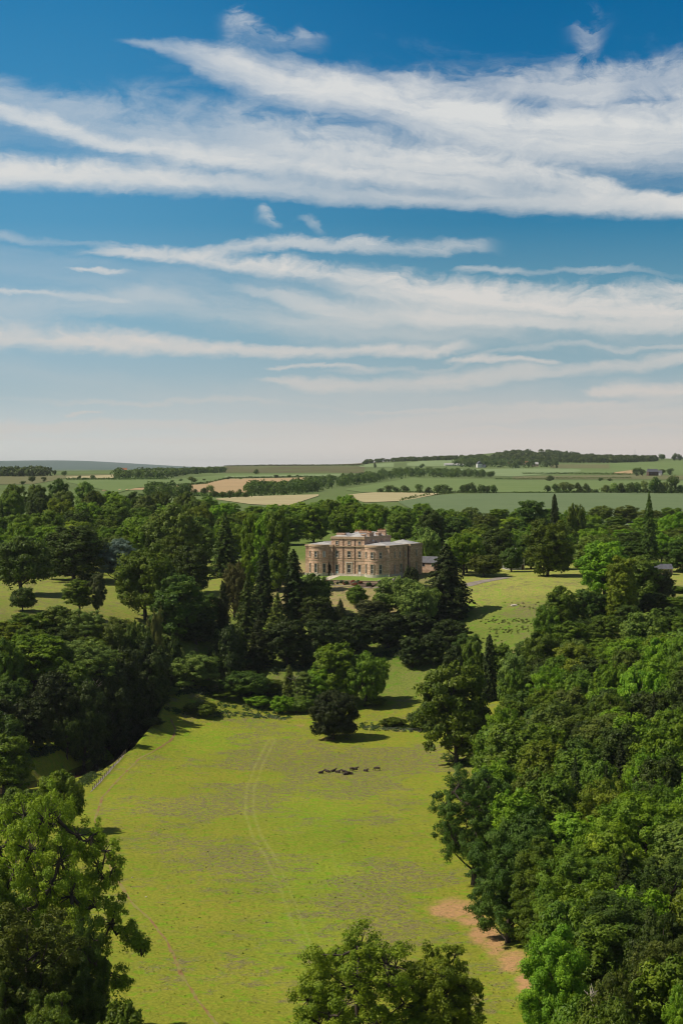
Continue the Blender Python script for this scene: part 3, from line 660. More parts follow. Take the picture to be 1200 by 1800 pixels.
# valley floor and foot of the bank
plant('lone', 586, 1214, 82, 592, 'bk', 'lone dark round tree standing on the meadow above its own shadow', base=1299, var=0)
plant('tall', 592, 1128, 70, 636, 'br', 'fresh green upright tree directly behind the lone dark tree')
plant('oak', 642, 1145, 84, 634, 'md', 'spreading mid green tree at the right end of the group behind the lone tree')
plant('wood', 560, 1172, 56, 633, 'br', 'light green tree left of the upright one behind the lone tree')
plant('tall', 536, 1182, 44, 632, 'gg', 'narrow grey green tree in the clump left of the lone tree')
plant('slim', 508, 1168, 26, 634, 'ol', 'thin ivy-covered tree with dead twigs in the clump left of the lone tree')
plant('dome', 497, 1224, 44, 628, 'br', 'low rounded bush-like tree at the foot of the clump, on the meadow edge')
plant('oak', 432, 1180, 92, 640, 'dk', 'wide dark green tree on the far edge of the meadow under the wooded bank')
plant('oak', 470, 1192, 60, 644, 'md', 'smaller green tree touching the wide one on the far meadow edge')
plant('oak', 342, 1148, 84, 640, 'gg', 'bright rounded tree standing clear of the dark bank left of the meadow corner')
plant('dome', 290, 1204, 56, 630, 'gg', 'small round pale green tree at the meadow corner by the footpath end')
plant('bush', 740, 1250, 44, 640, 'dk', 'dark bush at the left foot of the massive tree on the meadow corner', base=1283)
plant('bush', 183, 1322, 30, 540, 'md', 'round bush on the grassy verge between fence and river', base=1340)
plant('bush', 237, 1284, 34, 540, 'md', 'low bush near the far end of the grassy river verge', base=1297)
plant('bush', 268, 1262, 40, 540, 'dk', 'flat dark bush where the verge meets the meadow corner', base=1275)
plant('bush', 352, 1236, 60, 540, 'md', 'wide low bush at the middle of the far meadow edge', base=1256)
plant('bush', 690, 1262, 46, 540, 'md', 'low bush in the rough grass right of the lone tree', base=1277)
for px, top, w, d, t, lab in ((395, 1218, 48, 637, 'md', 'low bushy tree at the far meadow edge under the wide dark green tree'), (452, 1222, 50, 634, 'br', 'fresh green bushy tree at the far meadow edge right of the wide dark green tree'),
    (360, 1216, 44, 641, 'md', 'low bushy tree between the bright rounded tree and the far meadow edge'), (326, 1226, 34, 637, 'gg', 'little pale bushy tree at the meadow corner beneath the bright rounded tree'),
    (541, 1220, 44, 630, 'md', 'low bushy tree at the meadow edge just left of the lone tree'), (520, 1232, 34, 628, 'gg', 'little grey green bushy tree left of the lone tree'), (660, 1225, 40, 634, 'md', 'low bushy tree at the right foot of the group behind the lone tree')):
    plant('dome', px, top, w, d, t, lab)
# left bank across the river
plant('wood', 62, 1112, 135, 590, 'lm', 'broad sunlit tree on the left river bank')
plant('feather', 146, 1122, 128, 596, 'gg', 'tall loose tree right of the broad sunlit one on the river bank')
plant('wood', -12, 1130, 120, 590, 'md', 'green tree cut by the left edge beside the broad sunlit one')
plant('wood', 8, 1288, 110, 505, 'md', 'mid green tree low on the left edge by the river bend')
plant('oak', 108, 1352, 86, 452, 'br', 'sunlit small tree standing before the dark river bend')
plant('oak', 30, 1385, 90, 430, 'md', 'small green tree below the river bend at the left edge')
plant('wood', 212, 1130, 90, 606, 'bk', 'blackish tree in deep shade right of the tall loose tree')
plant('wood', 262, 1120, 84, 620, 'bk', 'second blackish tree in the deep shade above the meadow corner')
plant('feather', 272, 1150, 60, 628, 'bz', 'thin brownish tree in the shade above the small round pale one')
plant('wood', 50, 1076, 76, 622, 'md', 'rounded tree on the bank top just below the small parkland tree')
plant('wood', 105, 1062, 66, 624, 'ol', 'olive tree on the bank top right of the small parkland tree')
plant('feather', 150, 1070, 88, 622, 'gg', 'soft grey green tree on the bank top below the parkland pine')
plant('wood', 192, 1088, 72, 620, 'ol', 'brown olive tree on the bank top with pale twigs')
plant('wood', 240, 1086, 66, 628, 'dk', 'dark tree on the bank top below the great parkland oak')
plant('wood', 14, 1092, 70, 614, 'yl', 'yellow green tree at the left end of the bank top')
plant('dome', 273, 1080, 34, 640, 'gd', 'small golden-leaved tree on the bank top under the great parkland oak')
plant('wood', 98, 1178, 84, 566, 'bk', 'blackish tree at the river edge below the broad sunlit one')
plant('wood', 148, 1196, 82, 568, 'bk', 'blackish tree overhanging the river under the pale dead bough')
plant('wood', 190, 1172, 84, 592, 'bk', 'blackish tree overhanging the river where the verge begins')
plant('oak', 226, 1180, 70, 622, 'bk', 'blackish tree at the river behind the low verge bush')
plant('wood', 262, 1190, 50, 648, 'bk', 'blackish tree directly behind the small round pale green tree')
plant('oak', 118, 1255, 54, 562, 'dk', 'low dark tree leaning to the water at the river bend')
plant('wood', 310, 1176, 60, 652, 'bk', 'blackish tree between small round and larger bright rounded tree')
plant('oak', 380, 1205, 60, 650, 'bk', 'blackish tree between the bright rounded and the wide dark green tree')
# parkland on the left
plant('oak', 38, 940, 116, 705, 'dk', 'massive dark oak standing on the parkland at the left with a round shadow')
plant('dome', 40, 1034, 44, 646, 'dk', 'small neatly rounded tree on the parkland in front of the massive oak', base=1074)
plant('wood', 130, 922, 112, 765, 'dk', 'dense dark tree behind the parkland between massive oak and blue cedar')
plant('cedar', 206, 948, 74, 768, 'bl', 'blue grey cedar with layered boughs at the back of the parkland')
plant('dome', 92, 990, 26, 770, 'gg', 'small pale bush-like tree under the dense dark tree on the parkland')
plant('oak', 256, 962, 112, 676, 'md', 'great spreading oak in the middle of the parkland with its trunk showing', var=1)
plant('pine', 140, 1018, 66, 654, 'md', 'low wide pine group at the parkland edge, left of the thin tall pine')
plant('pine', 172, 1006, 34, 652, 'bz', 'thin brown-green pine at the parkland edge')
plant('oak', 302, 888, 104, 830, 'ol', 'large rounded olive green tree behind the great parkland oak')
plant('wood', 338, 958, 66, 742, 'dk', 'dark tree right of the great parkland oak by the long shadow')
plant('wood', 312, 1008, 96, 668, 'dk', 'big dark tree on the bank right of the great parkland oak')
plant('spruce', 396, 900, 62, 800, 'dk', 'broad dark conifer behind the lawn left of the three tall pale trees')
plant('tall', 440, 902, 33, 752, 'br', 'leftmost of three tall pale green columns left of the country house')
plant('tall', 463, 903, 34, 750, 'br', 'middle one of three tall pale green columns left of the country house')
plant('tall', 489, 897, 42, 748, 'md', 'rightmost and darkest of three tall columns left of the country house')
plant('feather', 412, 986, 48, 706, 'gd', 'half-bare golden brown tree left of the tall dark spires')
plant('dome', 498, 990, 46, 765, 'gg', 'rounded light green tree just left of the country house')
# conifers on the bank in front of the house
plant('slim', 463, 958, 42, 704, 'bk', 'tall dark spire conifer in front of the three pale columns')
plant('slim', 516, 965, 44, 706, 'bk', 'tall dark spire conifer nearest the left end of the country house')
plant('slim', 392, 1022, 26, 690, 'bk', 'slender dark spire conifer furthest left on the bank')
plant('spruce', 436, 1006, 58, 686, 'dk', 'ragged dark green conifer between the slender spire and the taller ones')
plant('spruce', 488, 1042, 60, 682, 'ol', 'brownish conifer below the gap between the two tall spires')
plant('oak', 548, 1006, 74, 716, 'dk', 'dark tree in front of the left corner of the terrace')
plant('wood', 560, 1045, 60, 700, 'dk', 'dark tree on the bank below the terrace')
plant('spruce', 598, 1052, 34, 704, 'bz', 'small dull brown-green conifer below the straw coloured lawn')
plant('wood', 655, 1052, 62, 706, 'bz', 'dull brown-green tree below the right part of the straw lawn')
plant('dome', 627, 1030, 38, 742, 'md', 'small round green tree alone on the straw lawn below the terrace', base=1066)
plant('oak', 702, 1012, 88, 712, 'gg', 'rounded soft green tree below the right corner of the country house')
plant('oak', 736, 1024, 76, 704, 'gg', 'soft green tree between the rounded one and the large dark fir')
plant('dome', 672, 1040, 34, 716, 'md', 'little green tree left of the rounded soft green one')
plant('fir', 784, 956, 98, 712, 'bk', 'large broad dark fir standing right of the country house')
plant('spruce', 773, 985, 34, 718, 'dk', 'narrow dark conifer rising beside the large broad fir')
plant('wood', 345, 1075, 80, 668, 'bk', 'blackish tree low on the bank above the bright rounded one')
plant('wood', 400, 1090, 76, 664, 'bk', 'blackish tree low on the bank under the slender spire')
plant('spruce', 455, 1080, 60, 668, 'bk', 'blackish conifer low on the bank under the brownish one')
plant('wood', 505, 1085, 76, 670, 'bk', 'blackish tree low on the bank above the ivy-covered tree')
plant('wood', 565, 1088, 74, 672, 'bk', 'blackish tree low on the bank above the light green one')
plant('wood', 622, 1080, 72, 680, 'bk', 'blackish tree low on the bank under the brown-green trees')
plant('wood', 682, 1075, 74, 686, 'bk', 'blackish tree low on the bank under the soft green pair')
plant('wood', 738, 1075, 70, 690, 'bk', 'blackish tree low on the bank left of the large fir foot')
plant('wood', 792, 1088, 70, 682, 'bk', 'added blackish tree standing in for shade at the foot of the large fir')  # dark tree added in place of the fir's deep shadow on open ground
plant('wood', 762, 1112, 54, 668, 'bk', 'added blackish tree standing in for shade just above the small clearing')  # also added to darken the shadowed ground below the fir
plant('wood', 822, 1112, 52, 662, 'dk', 'added dark tree standing in for shade below and right of the large fir')  # added dark crown for the right part of the fir's shadow
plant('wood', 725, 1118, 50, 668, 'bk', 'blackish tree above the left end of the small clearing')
plant('wood', 800, 1132, 44, 646, 'bk', 'added blackish tree standing in for shade beside the massive meadow-corner tree')  # added dark crown where the lower slope is only shaded ground
plant('wood', 880, 1128, 46, 640, 'md', 'green tree behind the grey green one at the slope foot')
plant('wood', 925, 1122, 56, 628, 'dk', 'dark tree between the grey green and pale-topped trees on the slope')
plant('wood', 360, 1040, 60, 690, 'dk', 'dark tree on the bank top right of the big dark one')
plant('wood', 300, 1108, 60, 650, 'dk', 'dark tree on the slope behind the bright rounded one')
for px, top, w, d, t, lab in ((1062, 1078, 62, 640, 'md', 'mid green tree on the slope left of the olive dome'), (1172, 1066, 74, 640, 'dk', 'dark tree on the slope right of the olive dome'),
    (1212, 1075, 70, 620, 'md', 'mid green tree at the right edge above the wood'), (1030, 1085, 56, 645, 'dk', 'dark tree under the leafy corner tree of the lawn'), (1150, 1040, 60, 672, 'bk', 'blackish tree at the foot of the tall olive column'),
    (1188, 1048, 60, 680, 'md', 'green tree below the small patch of lawn at the right edge'), (1105, 1062, 56, 655, 'dk', 'dark tree at the foot of the yellow green column'), (1065, 1040, 56, 676, 'dk', 'dark tree below the sunlit broad tree'),
    (905, 1172, 54, 575, 'md', 'mid green tree just below the grey green one at the slope foot'), (1010, 1120, 60, 600, 'gg', 'grey green tree in front of the upright one under the olive dome')):
    plant('wood', px, top, w, d, t, lab)
# right of the house and round the right-hand lawn
plant('dome', 850, 975, 62, 775, 'ol', 'rounded olive tree at the far edge of the right-hand lawn')
plant('wood', 820, 948, 56, 800, 'dk', 'dark tree between large fir and rounded olive tree')
plant('wood', 757, 895, 54, 900, 'dk', 'tall dark tree behind the right end of the country house')
plant('dome', 752, 930, 46, 860, 'gg', 'rounded light green tree just above the back wing of the house')
plant('wood', 875, 925, 60, 850, 'dk', 'dark tree behind the rounded olive tree')
plant('wood', 962, 910, 84, 772, 'md', 'tall dense tree with a dark base at the back of the right-hand lawn')
plant('slim', 974, 868, 22, 985, 'bk', 'pointed dark spire above the belt of trees, before the sage green field')
plant('pine', 935, 880, 66, 930, 'dk', 'flat-boughed dark pine left of the pointed dark spire')
plant('spruce', 1140, 865, 40, 800, 'dk', 'tallest dark conifer, standing against the sage green field at the right')
plant('oak', 1012, 884, 34, 990, 'md', 'small round-headed tree against the sage green field right of the spire')
plant('wood', 1062, 946, 92, 712, 'br', 'sunlit broad tree at the right end of the lawn')
plant('tall', 1090, 980, 52, 668, 'yl', 'tall yellow green column in front of the sunlit broad tree')
plant('tall', 1126, 974, 62, 690, 'ol', 'tall olive column right of the yellow green one')
plant('wood', 1160, 1000, 52, 694, 'bz', 'dull brown-green tree right of the tall columns')
plant('wood', 985, 1030, 64, 668, 'md', 'leafy tree at the lower right corner of the right-hand lawn')
plant('wood', 1030, 1032, 62, 672, 'dk', 'dark tree between the corner tree and the yellow green column')
plant('wood', 960, 1062, 50, 655, 'md', 'lower tree in front of the corner tree of the right-hand lawn')
plant('dome', 1130, 1075, 92, 618, 'ol', 'round olive dome of a tree on the slope under the tall columns')
plant('wood', 950, 1108, 72, 612, 'md', 'tree with a pale top on the slope below the right-hand lawn')
plant('slim', 860, 1115, 34, 622, 'bk', 'dark narrow conifer at the foot of the right-hand slope')
plant('wood', 832, 1122, 46, 628, 'md', 'small tree left of the dark narrow conifer')
plant('wood', 903, 1145, 58, 596, 'gg', 'grey green tree right of the dark narrow conifer')
plant('tall', 1002, 1090, 60, 630, 'md', 'upright tree between the pale-topped one and the olive dome')
plant('dome', 898, 962, 44, 800, 'dk', 'small dark tree before the white gable')
plant('bush', 664, 1006, 17, 752, 'dk', 'dark clipped bush on the terrace lawn by the corner of the house', base=1016.5)
plant('bush', 676, 1020, 26, 742, 'dk', 'round dark bush at the foot of the curved terrace wall', base=1030)
plant('bush', 722, 1000, 26, 756, 'bk', 'blackish bush against the shaded side wall of the house')
plant('bush', 366, 1000, 20, 800, 'bz', 'reddish bush on the lawn behind the long shadow', base=1008)
plant('bush', 1182, 1032, 60, 720, 'md', 'low shrub by the small patch of lawn at the right edge')
NAMED = list(TREES)

# ------------------------------------------------------------------ woods around them: every tree its own object, labelled by tone, wood and count
ORD = ['first', 'second', 'third', 'fourth', 'fifth', 'sixth', 'seventh', 'eighth', 'ninth', 'tenth', 'eleventh', 'twelfth', 'thirteenth', 'fourteenth', 'fifteenth',
       'sixteenth', 'seventeenth', 'eighteenth', 'nineteenth', 'twentieth']
WOOD = {}
def sow(kind, px, top, w, d, tone, zone, group):
    e = plant(kind, px, top, w, d, tone, 'x', group=group, hmin=7.0)
    WOOD.setdefault((zone, TONE[tone], e['category']), []).append((px, e))
def label_woods():
    for (zone, tone, cat), L in WOOD.items():
        L.sort(key=lambda t: t[0]); n = len(L)
        for i, (px, e) in enumerate(L):
            if n == 1: e['label'] = f'only {tone} {cat} {zone}'
            elif i == 0: e['label'] = f'leftmost {tone} {cat} {zone}'
            elif i == n - 1: e['label'] = f'rightmost {tone} {cat} {zone}'
            else: e['label'] = f'{ORD[i] if i < 20 else "next"} {tone} {cat} from the left {zone}'
def clash(px, d, w, lst, f=0.62):
    x, y = w_of(px, d); 
    for (p, dd, W, H) in lst:
        X, Y = w_of(p, dd)
        if ((x - X) / ((W + w) * 0.5 * f)) ** 2 + ((y - Y) / ((W + w) * 0.5 * f * 1.1)) ** 2 < 1: return True
    return False
def pick(r, opts):
    t = r.random() * sum(w for _, w in opts)
    for o, w in opts:
        t -= w
        if t <= 0: return o
    return opts[-1][0]
r = random.Random(77)
# right-hand wood
ENV = [(800, 1180), (850, 1178), (950, 1150), (1000, 1116), (1100, 1110), (1200, 1102), (1300, 1090)]
EDGE = [(230, 1010), (262, 1000), (300, 985), (320, 975), (345, 935), (370, 900), (400, 868), (440, 868), (500, 865), (545, 880), (580, 905), (600, 945), (650, 985), (690, 1010)]
d = 232.0; rowi = 0
while d < 690:
    lat = 9.5; step = lat * F / d
    px = np.interp(d, *zip(*EDGE)) + r.uniform(0, 0.5) * step
    while px < 1290:
        dj = d + r.uniform(-4.5, 4.5); w = r.uniform(10.5, 15.0)
        if not clash(px, dj, w, TREES, 0.56):
            z = float(hgt(px, dj)); hh = r.uniform(14.5, 20.5) if d > 330 else r.uniform(15, 19)
            top = HY + (CAMZ - z - hh) * F / dj; env = np.interp(px, *zip(*ENV)) + r.uniform(0, 14)
            if top < env:
                top = env; hh = CAMZ - (top - HY) * dj / F - z
            if hh < 8: px += step * 0.6; continue
            k = pick(r, [('wood', 5), ('oak', 2), ('tall', 2.0), ('feather', 2.0), ('spruce', 0.6)])
            if k == 'tall': w *= 0.75
            if k == 'spruce': w *= 0.6
            tone = 'bk' if k == 'spruce' else pick(r, [('br', 4.0), ('md', 4), ('lm', 1.2), ('yl', 1.6), ('ol', 1.2), ('dk', 2.0)]) if (px > 930 or d < 400) else pick(r, [('md', 3), ('br', 2), ('dk', 2), ('ol', 1.2)])
            zn = 'in the near part of the right-hand wood' if d < 330 else 'in the middle part of the right-hand wood' if d < 450 else 'in the upper part of the right-hand wood' if d < 560 else 'on top of the right-hand slope'
            sow(k, px, top, w * F / dj, dj, tone, zn, 'trees of the right-hand wood')
        px += step * r.uniform(0.85, 1.15)
    d += 13.0 * (0.7 if d < 330 else 1); rowi += 1
# left river bank
for d in (538, 552, 566, 580, 594, 608, 622, 642):
    step = 9.5 * F / d; px = -110 + r.uniform(0, 40)
    while px < (250 if d < 600 else 330):
        rx = poly_dist(np.array((px - CX) * d / F), np.array(float(d)), _RV)
        dj = d + r.uniform(-4, 4); w = r.uniform(11, 14)
        if rx > 8 and not (px < -15 and 550 < d < 615) and px < np.interp(d, [q[1] for q in RIVER], [q[0] for q in RIVER]) and not clash(px, dj, w, TREES, 0.42) and (d < 600 or hgt(px, dj) < 30) and not (px > 150 and d < 600 and hgt(px, d) < 1.5):
            z = float(hgt(px, dj)); hh = r.uniform(14, 19) if z < 20 else r.uniform(9, 12)
            sow(pick(r, [('wood', 5), ('oak', 2), ('feather', 1)]), px, HY + (CAMZ - z - hh) * F / dj, w * F / dj, dj, pick(r, [('dk', 4), ('md', 3), ('bk', 2), ('ol', 1)]), 'on the wooded left river bank', 'trees of the left river bank')
        px += step * r.uniform(0.85, 1.15)
# near left corner, under and behind the big tree
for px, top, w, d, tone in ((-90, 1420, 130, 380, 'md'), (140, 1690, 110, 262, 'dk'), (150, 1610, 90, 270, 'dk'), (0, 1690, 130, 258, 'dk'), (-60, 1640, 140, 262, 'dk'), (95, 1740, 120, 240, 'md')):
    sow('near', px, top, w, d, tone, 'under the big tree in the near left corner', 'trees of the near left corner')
# belt behind parkland, house and right-hand lawn
SKY = [(-60, 852), (0, 853), (60, 847), (110, 839), (150, 845), (200, 852), (230, 864), (300, 866), (370, 870), (420, 884), (500, 884), (560, 872), (610, 870), (680, 880), (740, 888), (800, 897), (830, 906), (900, 900), (950, 890), (1000, 895), (1060, 903), (1100, 907), (1140, 905), (1170, 890), (1260, 886)]
ROWS = [(800, 0.0), (850, 0.22), (915, 0.45), (990, 0.66), (1080, 0.84), (1180, 1.0)]
NEAR = [(-60, 935), (150, 935), (330, 930), (480, 925), (520, 918), (700, 925), (800, 940), (1000, 945), (1260, 950)]
for d, f in ROWS:
    lat = 12.5 + f * 2.5; step = lat * F / d; px = -90 + r.uniform(0, 40)
    while px < 1290:
        dj = d * r.uniform(0.975, 1.025); w = r.uniform(13, 18)
        ok = not clash(px, dj, w, NAMED, 0.5)
        if 478 < px < 800 and d < 960: ok = ok and (px > 745 and d > 880)
        if 340 < px < 420 and d < 830: ok = False
        if ok:
            top = np.interp(px, *zip(*NEAR)) * (1 - f) + np.interp(px, *zip(*SKY)) * f + r.gauss(0, 5) * (1 - 0.5 * f) + (r.random() < 0.5) * 5
            z = float(hgt(px, dj)); hh = min(max(CAMZ - (top - HY) * dj / F - z, 11), 25); top = HY + (CAMZ - z - hh) * F / dj
            k = pick(r, [('wood', 6), ('oak', 3), ('tall', 0.8), ('spruce', 0.5), ('pine', 0.5)]) if px > 700 else pick(r, [('wood', 6), ('oak', 4), ('spruce', 0.3)])
            if k == 'spruce': w *= 0.5
            if k == 'tall': w *= 0.7
            tone = {'spruce': 'dk', 'pine': 'ol'}.get(k) or pick(r, [('md', 4), ('br', 3.5), ('dk', 1.5), ('ol', 2), ('yl', 1.6), ('gg', 0.7)])
            zx = 'left of the parkland cedar' if px < 205 else 'between cedar and tall columns' if px < 440 else 'behind the country house' if px < 760 else 'behind the right-hand lawn'
            zd = 'in the front rows' if f < 0.3 else 'in the middle rows' if f < 0.7 else 'in the back rows'
            sow(k, px, top, w * F / dj, dj, tone, f'{zd} {zx}', 'trees of the belt behind parkland and house')
        px += step * r.uniform(0.85, 1.15)

# ------------------------------------------------------------------ hedgerow trees among the far fields: small, crown and stem in one mesh
def small_tree(name, seed, H, W, conif=False):
    rng = np.random.RandomState(seed); n = 520
    nl = 7; C = np.stack([rng.uniform(-1, 1, nl) * W * 0.27, rng.uniform(-1, 1, nl) * W * 0.27, rng.uniform(0.3, 0.75, nl) * H], -1); rl = rng.uniform(0.2, 0.3, nl) * W
    k = rng.randint(0, nl, n); D = sph(rng, n); P = C[k] + D * rl[k][:, None] * np.array([1, 1, 0.9]) * rng.uniform(0.7, 1.1, n)[:, None]
    P[:, 2] = np.clip(P[:, 2], 0.3, H)
    V = leaves(P, D + rng.normal(size=(n, 3)) * 0.3 + [0, 0, 0.3], 0.62, rng); Q = np.arange(len(V)).reshape(-1, 4)
    tb = MB(); tb.tube([(0, 0, -1), (0, 0, H * 0.5)], [W * 0.04, W * 0.025], 5)
    n0 = len(V); V = np.concatenate([V, np.array(tb.v)]); Q2 = np.array([f for f in tb.f if len(f) == 4]) + n0
    me = mesh_np(name, V, Q=np.concatenate([Q, Q2]), attrs={'tone': np.concatenate([np.repeat(rng.rand(n), 4), np.full(len(tb.v), 0.2)])}); me.materials.append(M['leaf'])
    return me
SM = [small_tree('far_tree', 300 + i, 10, 10) for i in range(4)]
FAR = {}
def far_tree(px, top, w, base, tone, zone, dmin=1250, group='field trees'):
    d = ground_at(px, base, dmin, 8000); x, y, z = P3(px, d); H = max(2, CAMZ - (top - HY) * d / F - z); W = w * d / F
    o = bpy.data.objects.new('field_tree', SM[r.randrange(4)]); COL.objects.link(o)
    o.location = (x, y, z); o.rotation_euler = (0, 0, r.random() * 6.28); o.scale = (W / 9, W / 9, H / 10.4); o.color = (*PAL[tone], 1)
    tag(o, 'x', 'tree', group); FAR.setdefault((TONE.get(tone, tone), zone), []).append((px, o))
Z1 = 'among pale fields far left'; Z2 = 'by the barley field'; Z3 = 'on the pasture behind the house'; Z4 = 'beyond the sage green field'; Z5 = 'on the skyline at the right'; Z6 = 'on the left skyline'
for px, top, w, base in ((57, 832, 15, 848), (78, 837, 9, 847), (96, 824, 9, 836), (113, 824, 12, 837), (139, 834, 10, 843), (163, 832, 9, 842), (150, 838, 12, 843), (40, 845, 12, 852)): far_tree(px, top, w, base, 'dk', Z1)
for px, top, w, base in ((340, 835, 20, 848), (450, 822, 11, 834), (401, 836, 10, 843), (415, 837, 5, 842), (485, 834, 11, 840), (508, 833, 10, 839), (423, 840, 6, 843), (450, 837, 8, 841), (523, 834, 5, 838), (318, 840, 8, 846), (303, 842, 7, 848), (359, 841, 6, 845),
                         (316, 857, 9, 869), (331, 855, 12, 871), (343, 856, 8, 871), (360, 853, 14, 872), (371, 850, 12, 872), (378, 860, 14, 875), (392, 861, 14, 876), (404, 860, 14, 876), (418, 856, 16, 875), (432, 862, 12, 875)): far_tree(px, top, w, base, r.choice(['dk', 'md', 'dk']), Z2)
for px, top, w, base in ((669, 856, 12, 866), (682, 851, 18, 866), (697, 853, 16, 866), (712, 850, 20, 866), (737, 849, 17, 867), (752, 853, 14, 867), (768, 846, 20, 868), (781, 849, 16, 868), (791, 856, 9, 867), (813, 849, 14, 866), (820, 843, 15, 867), (832, 843, 16, 867), (846, 845, 16, 867), (856, 848, 13, 867), (866, 846, 15, 867), (740, 813, 12, 823), (659, 811, 6, 823), (862, 823, 17, 840), (966, 833, 17, 846)): far_tree(px, top, w, base, 'dk', Z3)
for px, top, w, base in ((961, 850, 17, 866), (978, 846, 18, 866), (990, 842, 20, 866), (1003, 846, 16, 866), (1018, 844, 18, 867), (1032, 845, 16, 867), (1045, 858, 12, 866), (1065, 846, 18, 867), (1078, 841, 20, 867), (1092, 844, 17, 867), (1106, 840, 20, 868), (1119, 843, 20, 868), (1133, 842, 16, 867), (1150, 830, 26, 868), (1166, 838, 20, 868), (1180, 832, 26, 868), (1196, 846, 20, 868), (1216, 840, 22, 868),
                         (1118, 820, 16, 837), (1128, 822, 12, 837), (1163, 822, 12, 835), (1177, 822, 16, 835), (1055, 838, 12, 846), (1070, 839, 12, 846)): far_tree(px, top, w, base, r.choice(['dk', 'gg', 'dk']) if base > 850 else 'dk', Z4)
for px, top, w, base in ((1162, 793, 13, 809), (1184, 793, 12, 810), (1194, 795, 14, 810), (1206, 794, 14, 810), (1042, 796, 3, 802), (1022, 797, 5, 802), (995, 790, 5, 800)): far_tree(px, top, w, base, 'dk', Z5, 4500)
for (tone, zone), L in FAR.items():
    L.sort(key=lambda t: t[0]); n = len(L)
    for i, (px, o) in enumerate(L):
        o['label'] = f'{"leftmost" if i == 0 else "rightmost" if i == n - 1 else (ORD[i] if i < 20 else "twenty-" + ORD[i - 20])} {tone} field tree{"" if i in (0, n - 1) else " from left"} {zone}'

# far woods that read as one mass, and hedges
def wood_mass(name, label, poly_top, poly_bot, n, tone, dmin, hgt_m=11, wd=9, seed=1, leaf=1.0, nl=70, dmax=8500):
    rng = np.random.RandomState(seed); Ps = []; Ns = []; To = []
    x0, x1 = poly_top[0][0], poly_top[-1][0]; got = 0
    while got < n:
        px = rng.uniform(x0, x1); a = np.interp(px, *zip(*poly_top)); b = np.interp(px, *zip(*poly_bot))
        py = a + (b - a) * rng.rand(); dd = ground_at(px, py, dmin, dmax); x, y, z = P3(px, dd)
        h = hgt_m * rng.uniform(0.8, 1.15); w = wd * rng.uniform(0.8, 1.2); D = sph(rng, nl); D[:, 2] = np.abs(D[:, 2]) * 0.95 - 0.1 * rng.rand(nl)
        Ps.append(np.array([x, y, z + h * 0.45]) + D * np.array([w / 2, w / 2, h * 0.55]) * rng.uniform(0.75, 1.08, nl)[:, None]); Ns.append(D + rng.normal(size=(nl, 3)) * 0.3); To.append(np.full(nl, rng.rand()) * 0.6 + rng.rand(nl) * 0.4)
        lw = nl // 3; a_ = rng.rand(lw) * 6.28; Ps.append(np.array([x, y, z]) + np.stack([np.cos(a_) * w * .45, np.sin(a_) * w * .45, rng.rand(lw) * h * 0.5], -1)); Ns.append(np.stack([np.cos(a_), np.sin(a_), a_ * 0], -1)); To.append(rng.rand(lw))
        got += 1
    P = np.concatenate(Ps); N = np.concatenate(Ns); V = leaves(P, N, leaf, rng)
    me = mesh_np(name, V, Q=np.arange(len(V)).reshape(-1, 4), attrs={'tone': np.repeat(np.concatenate(To), 4)}); o = link(name, me, M['leaf']); o.color = (*PAL[tone], 1)
    return tag(o, label, 'wood', kind='stuff')
wood_mass('distant_wood', 'long dark belt of wood rising rightwards between barley field and green pasture', [(436, 864), (512, 857), (600, 845), (690, 832), (750, 831), (850, 837)], [(436, 873), (520, 870), (600, 857), (720, 839.5), (850, 839.5)], 300, 'dk', 1700, 12, 11, 2, 1.2)
wood_mass('distant_wood', 'dark wood covering the hill at the right skyline', [(872, 802), (900, 797), (965, 796), (996, 800), (1040, 805), (1100, 808), (1150, 809)], [(872, 813), (960, 814), (1050, 814), (1100, 813), (1150, 811)], 420, 'dk', 3800, 13, 20, 3, 2.4, 60)
wood_mass('distant_wood', 'low dark wood along the middle skyline', [(640, 814), (680, 809), (730, 809), (780, 807), (830, 804), (872, 803)], [(640, 817), (680, 812), (730, 811), (800, 809), (872, 812)], 130, 'dk', 4200, 10, 17, 4, 2.2, 60)
wood_mass('distant_wood', 'dark wood around the white farmhouse', [(800, 814), (850, 812), (900, 815)], [(800, 821), (850, 822), (960, 822)], 60, 'dk', 3800, 16, 18, 5, 2.0, 60)
wood_mass('distant_wood', 'dark trees in one mass on the far left horizon', [(-40, 834), (86, 834)], [(-40, 838), (86, 838)], 90, 'dk', 2600, 15, 15, 6, 2.0, 60)
wood_mass('distant_wood', 'dark wood on the low hill left of the brown moor', [(200, 836), (235, 831), (290, 832), (392, 829)], [(200, 842), (290, 842), (320, 836), (392, 831)], 110, 'dk', 2600, 12, 17, 7, 2.0, 60)
wood_mass('distant_wood', 'dark narrow wood below the barley field', [(262, 866), (330, 866)], [(262, 876), (330, 876)], 50, 'dk', 1300, 11, 11, 8, 1.2, 60)
wood_mass('distant_wood', 'scattered dark trees below the right-hand hill wood', [(900, 815), (975, 815)], [(900, 824), (975, 824)], 34, 'dk', 3400, 14, 18, 9, 2.0, 60)
